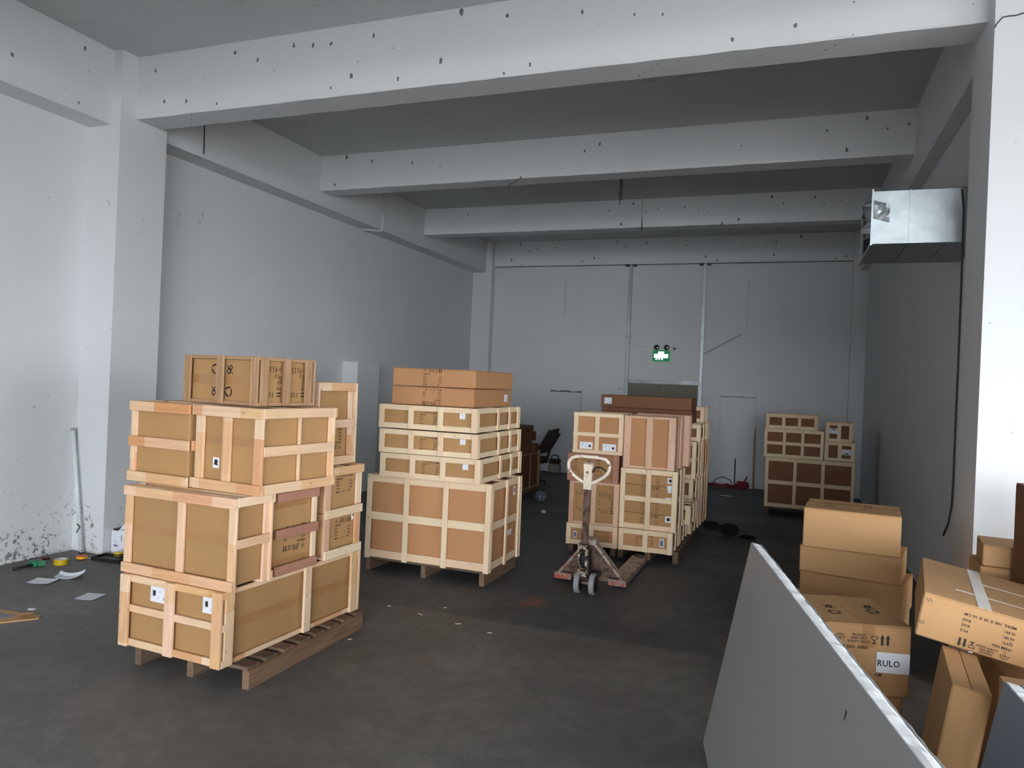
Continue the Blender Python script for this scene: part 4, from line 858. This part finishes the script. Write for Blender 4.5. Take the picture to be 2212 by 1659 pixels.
# ================================================================== left corner clutter
t = thing('white_tube', 'white lacquered tube with metal ends leaning in the corner by the column', 'tube', (0, 0, 0))
p0, p1 = Vector((-6.60, 5.44, .005)), Vector((-6.80, 5.45, 1.26))
ob('rod', tube([p0.lerp(p1, .02), p0.lerp(p1, .985)], .019, 14), 'white_alu', t); ob('end_cap', tube([p0, p0.lerp(p1, .03)], .021, 14), 'chrome', t); ob('end_cap', tube([p0.lerp(p1, .98), p1], .021, 14), 'chrome', t)
ob('string', tube([p0.lerp(p1, .17)+Vector((-.012, -.03, 0)), p0.lerp(p1, .20)+Vector((.025, -.02, .02)), p0.lerp(p1, .24)+Vector((.005, -.028, 0))], .005, 5), 'black', t)
t = thing('paper_bag', 'white printed paper bag standing behind the column foot', 'bag', (-6.285, 5.665, 0), .1)
def bagm(bm):
    addbox(bm, -.1, .1, -.06, .06, 0, .24)
    a = [bm.verts.new(p) for p in ((-.02, -.06, .24), (.1, -.06, .24), (.1, .02, .33), (.03, .02, .35))]; bm.faces.new(a)
ob('body', bmm(bagm), 'paper', t); ob('liner', boxes('l', [(-.09, .09, -.05, .05, .2405, .255)]), 'blackplastic', t)
ob('printing', bars([(-.4, -.1, -.2, -.1), (-.4, -.15, 0, .02), (-.4, -.2, .1, .12), (.1, .16, .1, .4)]), 'paper_grey', t, face_mtx('front', Vector((0, -.0615, .12))) @ Matrix.Diagonal((.18, .2, 1, 1)))
t = thing('black_tray', 'flat black plastic tray lying at the foot of the column', 'tray', (-6.16, 5.42, 0), .05)
ob('base', boxes('b', [(-.17, .17, -.09, .09, .0, .015)]), 'blackplastic', t)
ob('rim', boxes('b', [(-.17, .17, -.09, -.08, .0151, .035), (-.17, .17, .08, .09, .0151, .035), (-.17, -.16, -.08, .08, .0151, .035), (.16, .17, -.08, .08, .0151, .035)]), 'black', t)
def tape_measure(label, x, y, mat, band, rz, z=0):
    t = thing('tape_measure', label, 'tape measure', (x, y, z), rz)
    ob('case', lathe([(.02, 0), (.045, .006), (.05, .02), (.045, .036), (.02, .042)], 20), mat, t); ob('grip', lathe([(.0505, .012), (.0525, .02), (.0505, .028)], 20), band, t)
    ob('blade', box_mesh(.05, .014, .003), 'chrome', t, loc=(.06, -.03, .012))
tape_measure('yellow and black tape measure resting on the black tray', -6.12, 5.46, 'yellow', 'black', .3, .036)
tape_measure('orange and yellow tape measure on the floor under the white tube', -6.42, 5.30, 'orange', 'yellow', .8)
t = thing('tape_roll', 'roll of yellow packing tape lying on the floor in the left corner', 'tape', (-6.42, 5.08, 0))
def rollm(bm):
    seg = 32; prof = [(.042, 0), (.062, 0), (.062, .048), (.042, .048)]
    rings = [[bm.verts.new((r*math.cos(2*math.pi*k/seg), r*math.sin(2*math.pi*k/seg), z)) for k in range(seg)] for r, z in prof]
    for i in range(4):
        A, B = rings[i], rings[(i+1) % 4]
        for k in range(seg): bm.faces.new((A[k], A[(k+1) % seg], B[(k+1) % seg], B[k]))
    bmesh.ops.recalc_face_normals(bm, faces=bm.faces)
ob('tape', bmm(rollm), 'ytape', t)
def corem(bm):
    seg = 32; prof = [(.038, .0), (.0418, .0), (.0418, .049), (.038, .049)]
    rings = [[bm.verts.new((r*math.cos(2*math.pi*k/seg), r*math.sin(2*math.pi*k/seg), z)) for k in range(seg)] for r, z in prof]
    for i in range(4):
        A, B = rings[i], rings[(i+1) % 4]
        for k in range(seg): bm.faces.new((A[k], A[(k+1) % seg], B[(k+1) % seg], B[k]))
    bmesh.ops.recalc_face_normals(bm, faces=bm.faces)
ob('core', bmm(corem), 'paper', t)
t = thing('tape_dispenser', 'green tape gun with black handle lying on the floor by the left wall', 'tape gun', (-6.56, 4.93, 0), .9)
ob('drum', lathe([(.03, 0), (.055, .004), (.055, .05), (.03, .054)], 22), 'dgreen', t); ob('frame', boxes('f', [(-.02, .08, -.05, -.02, .004, .05)]), 'dgreen', t)
ob('handle', tube([(-.02, -.04, .02), (-.10, -.09, .018), (-.17, -.12, .015)], .013, 8), 'black', t)
t = thing('marker_pen', 'red marker pen lying at the foot of the left wall', 'pen', (-6.70, 5.10, .012), .9)
ob('barrel', tube([(-.05, 0, 0), (.06, 0, 0)], .011, 10), 'redp', t); ob('cap', tube([(-.10, 0, 0), (-.05, 0, 0)], .012, 10), 'black', t)
def sheet_paper(label, x, y, rz, w, d, curl):
    def fn(bm):
        g = [[bm.verts.new((-w/2+w*i/6, -d/2+d*j/4, .004+curl*((i/6-.45)**2)*1.2+(.01 if j == 4 else 0)*curl*20)) for j in range(5)] for i in range(7)]
        for i in range(6):
            for j in range(4): bm.faces.new((g[i][j], g[i+1][j], g[i+1][j+1], g[i][j+1]))
    o = ob('paper_sheet', bmm(fn), 'paper', loc=(x, y, 0), rot=(0, 0, rz)); sm = o.modifiers.new('t', 'SOLIDIFY'); sm.thickness = .0015
    tag(o, label, 'paper', 'papers on the floor')
sheet_paper('white paper sheet on the floor nearest the left picture edge', -6.02, 4.60, .35, .20, .15, .02)
sheet_paper('curled white paper sheet just below the tape roll', -5.95, 4.80, .55, .21, .14, .09)
sheet_paper('white paper sheet on the floor nearest the front left crates', -5.30, 4.47, .25, .16, .17, .01)
t = thing('flattened_box', 'piece of flattened cardboard with a grey patch at the left edge', 'cardboard', (-5.42, 3.82, 0), .12)
ob('sheet', prism([(-.36, -.10), (.10, -.12), (.28, .06), (.24, .12), (-.36, .12)], .008), 'card_old', t, Matrix.Rotation(R(0), 4, 'X'))
ob('sticker', prism([(-.14, -.04), (.04, -.05), (.10, .05), (-.09, .06)], .001), 'paper_grey', t, Matrix.Translation((0, 0, .0082)))
ob('flap', prism([(.13, .02), (.24, .05), (.22, .09), (.10, .06)], .003), 'card', t, Matrix.Translation((0, 0, .010)) @ Matrix.Rotation(R(-8), 4, 'Y'))
ob('scrap', prism([(.15, .08), (.20, .09), (.19, .12), (.14, .11)], .004), 'paper', t, Matrix.Translation((0, 0, .05)))
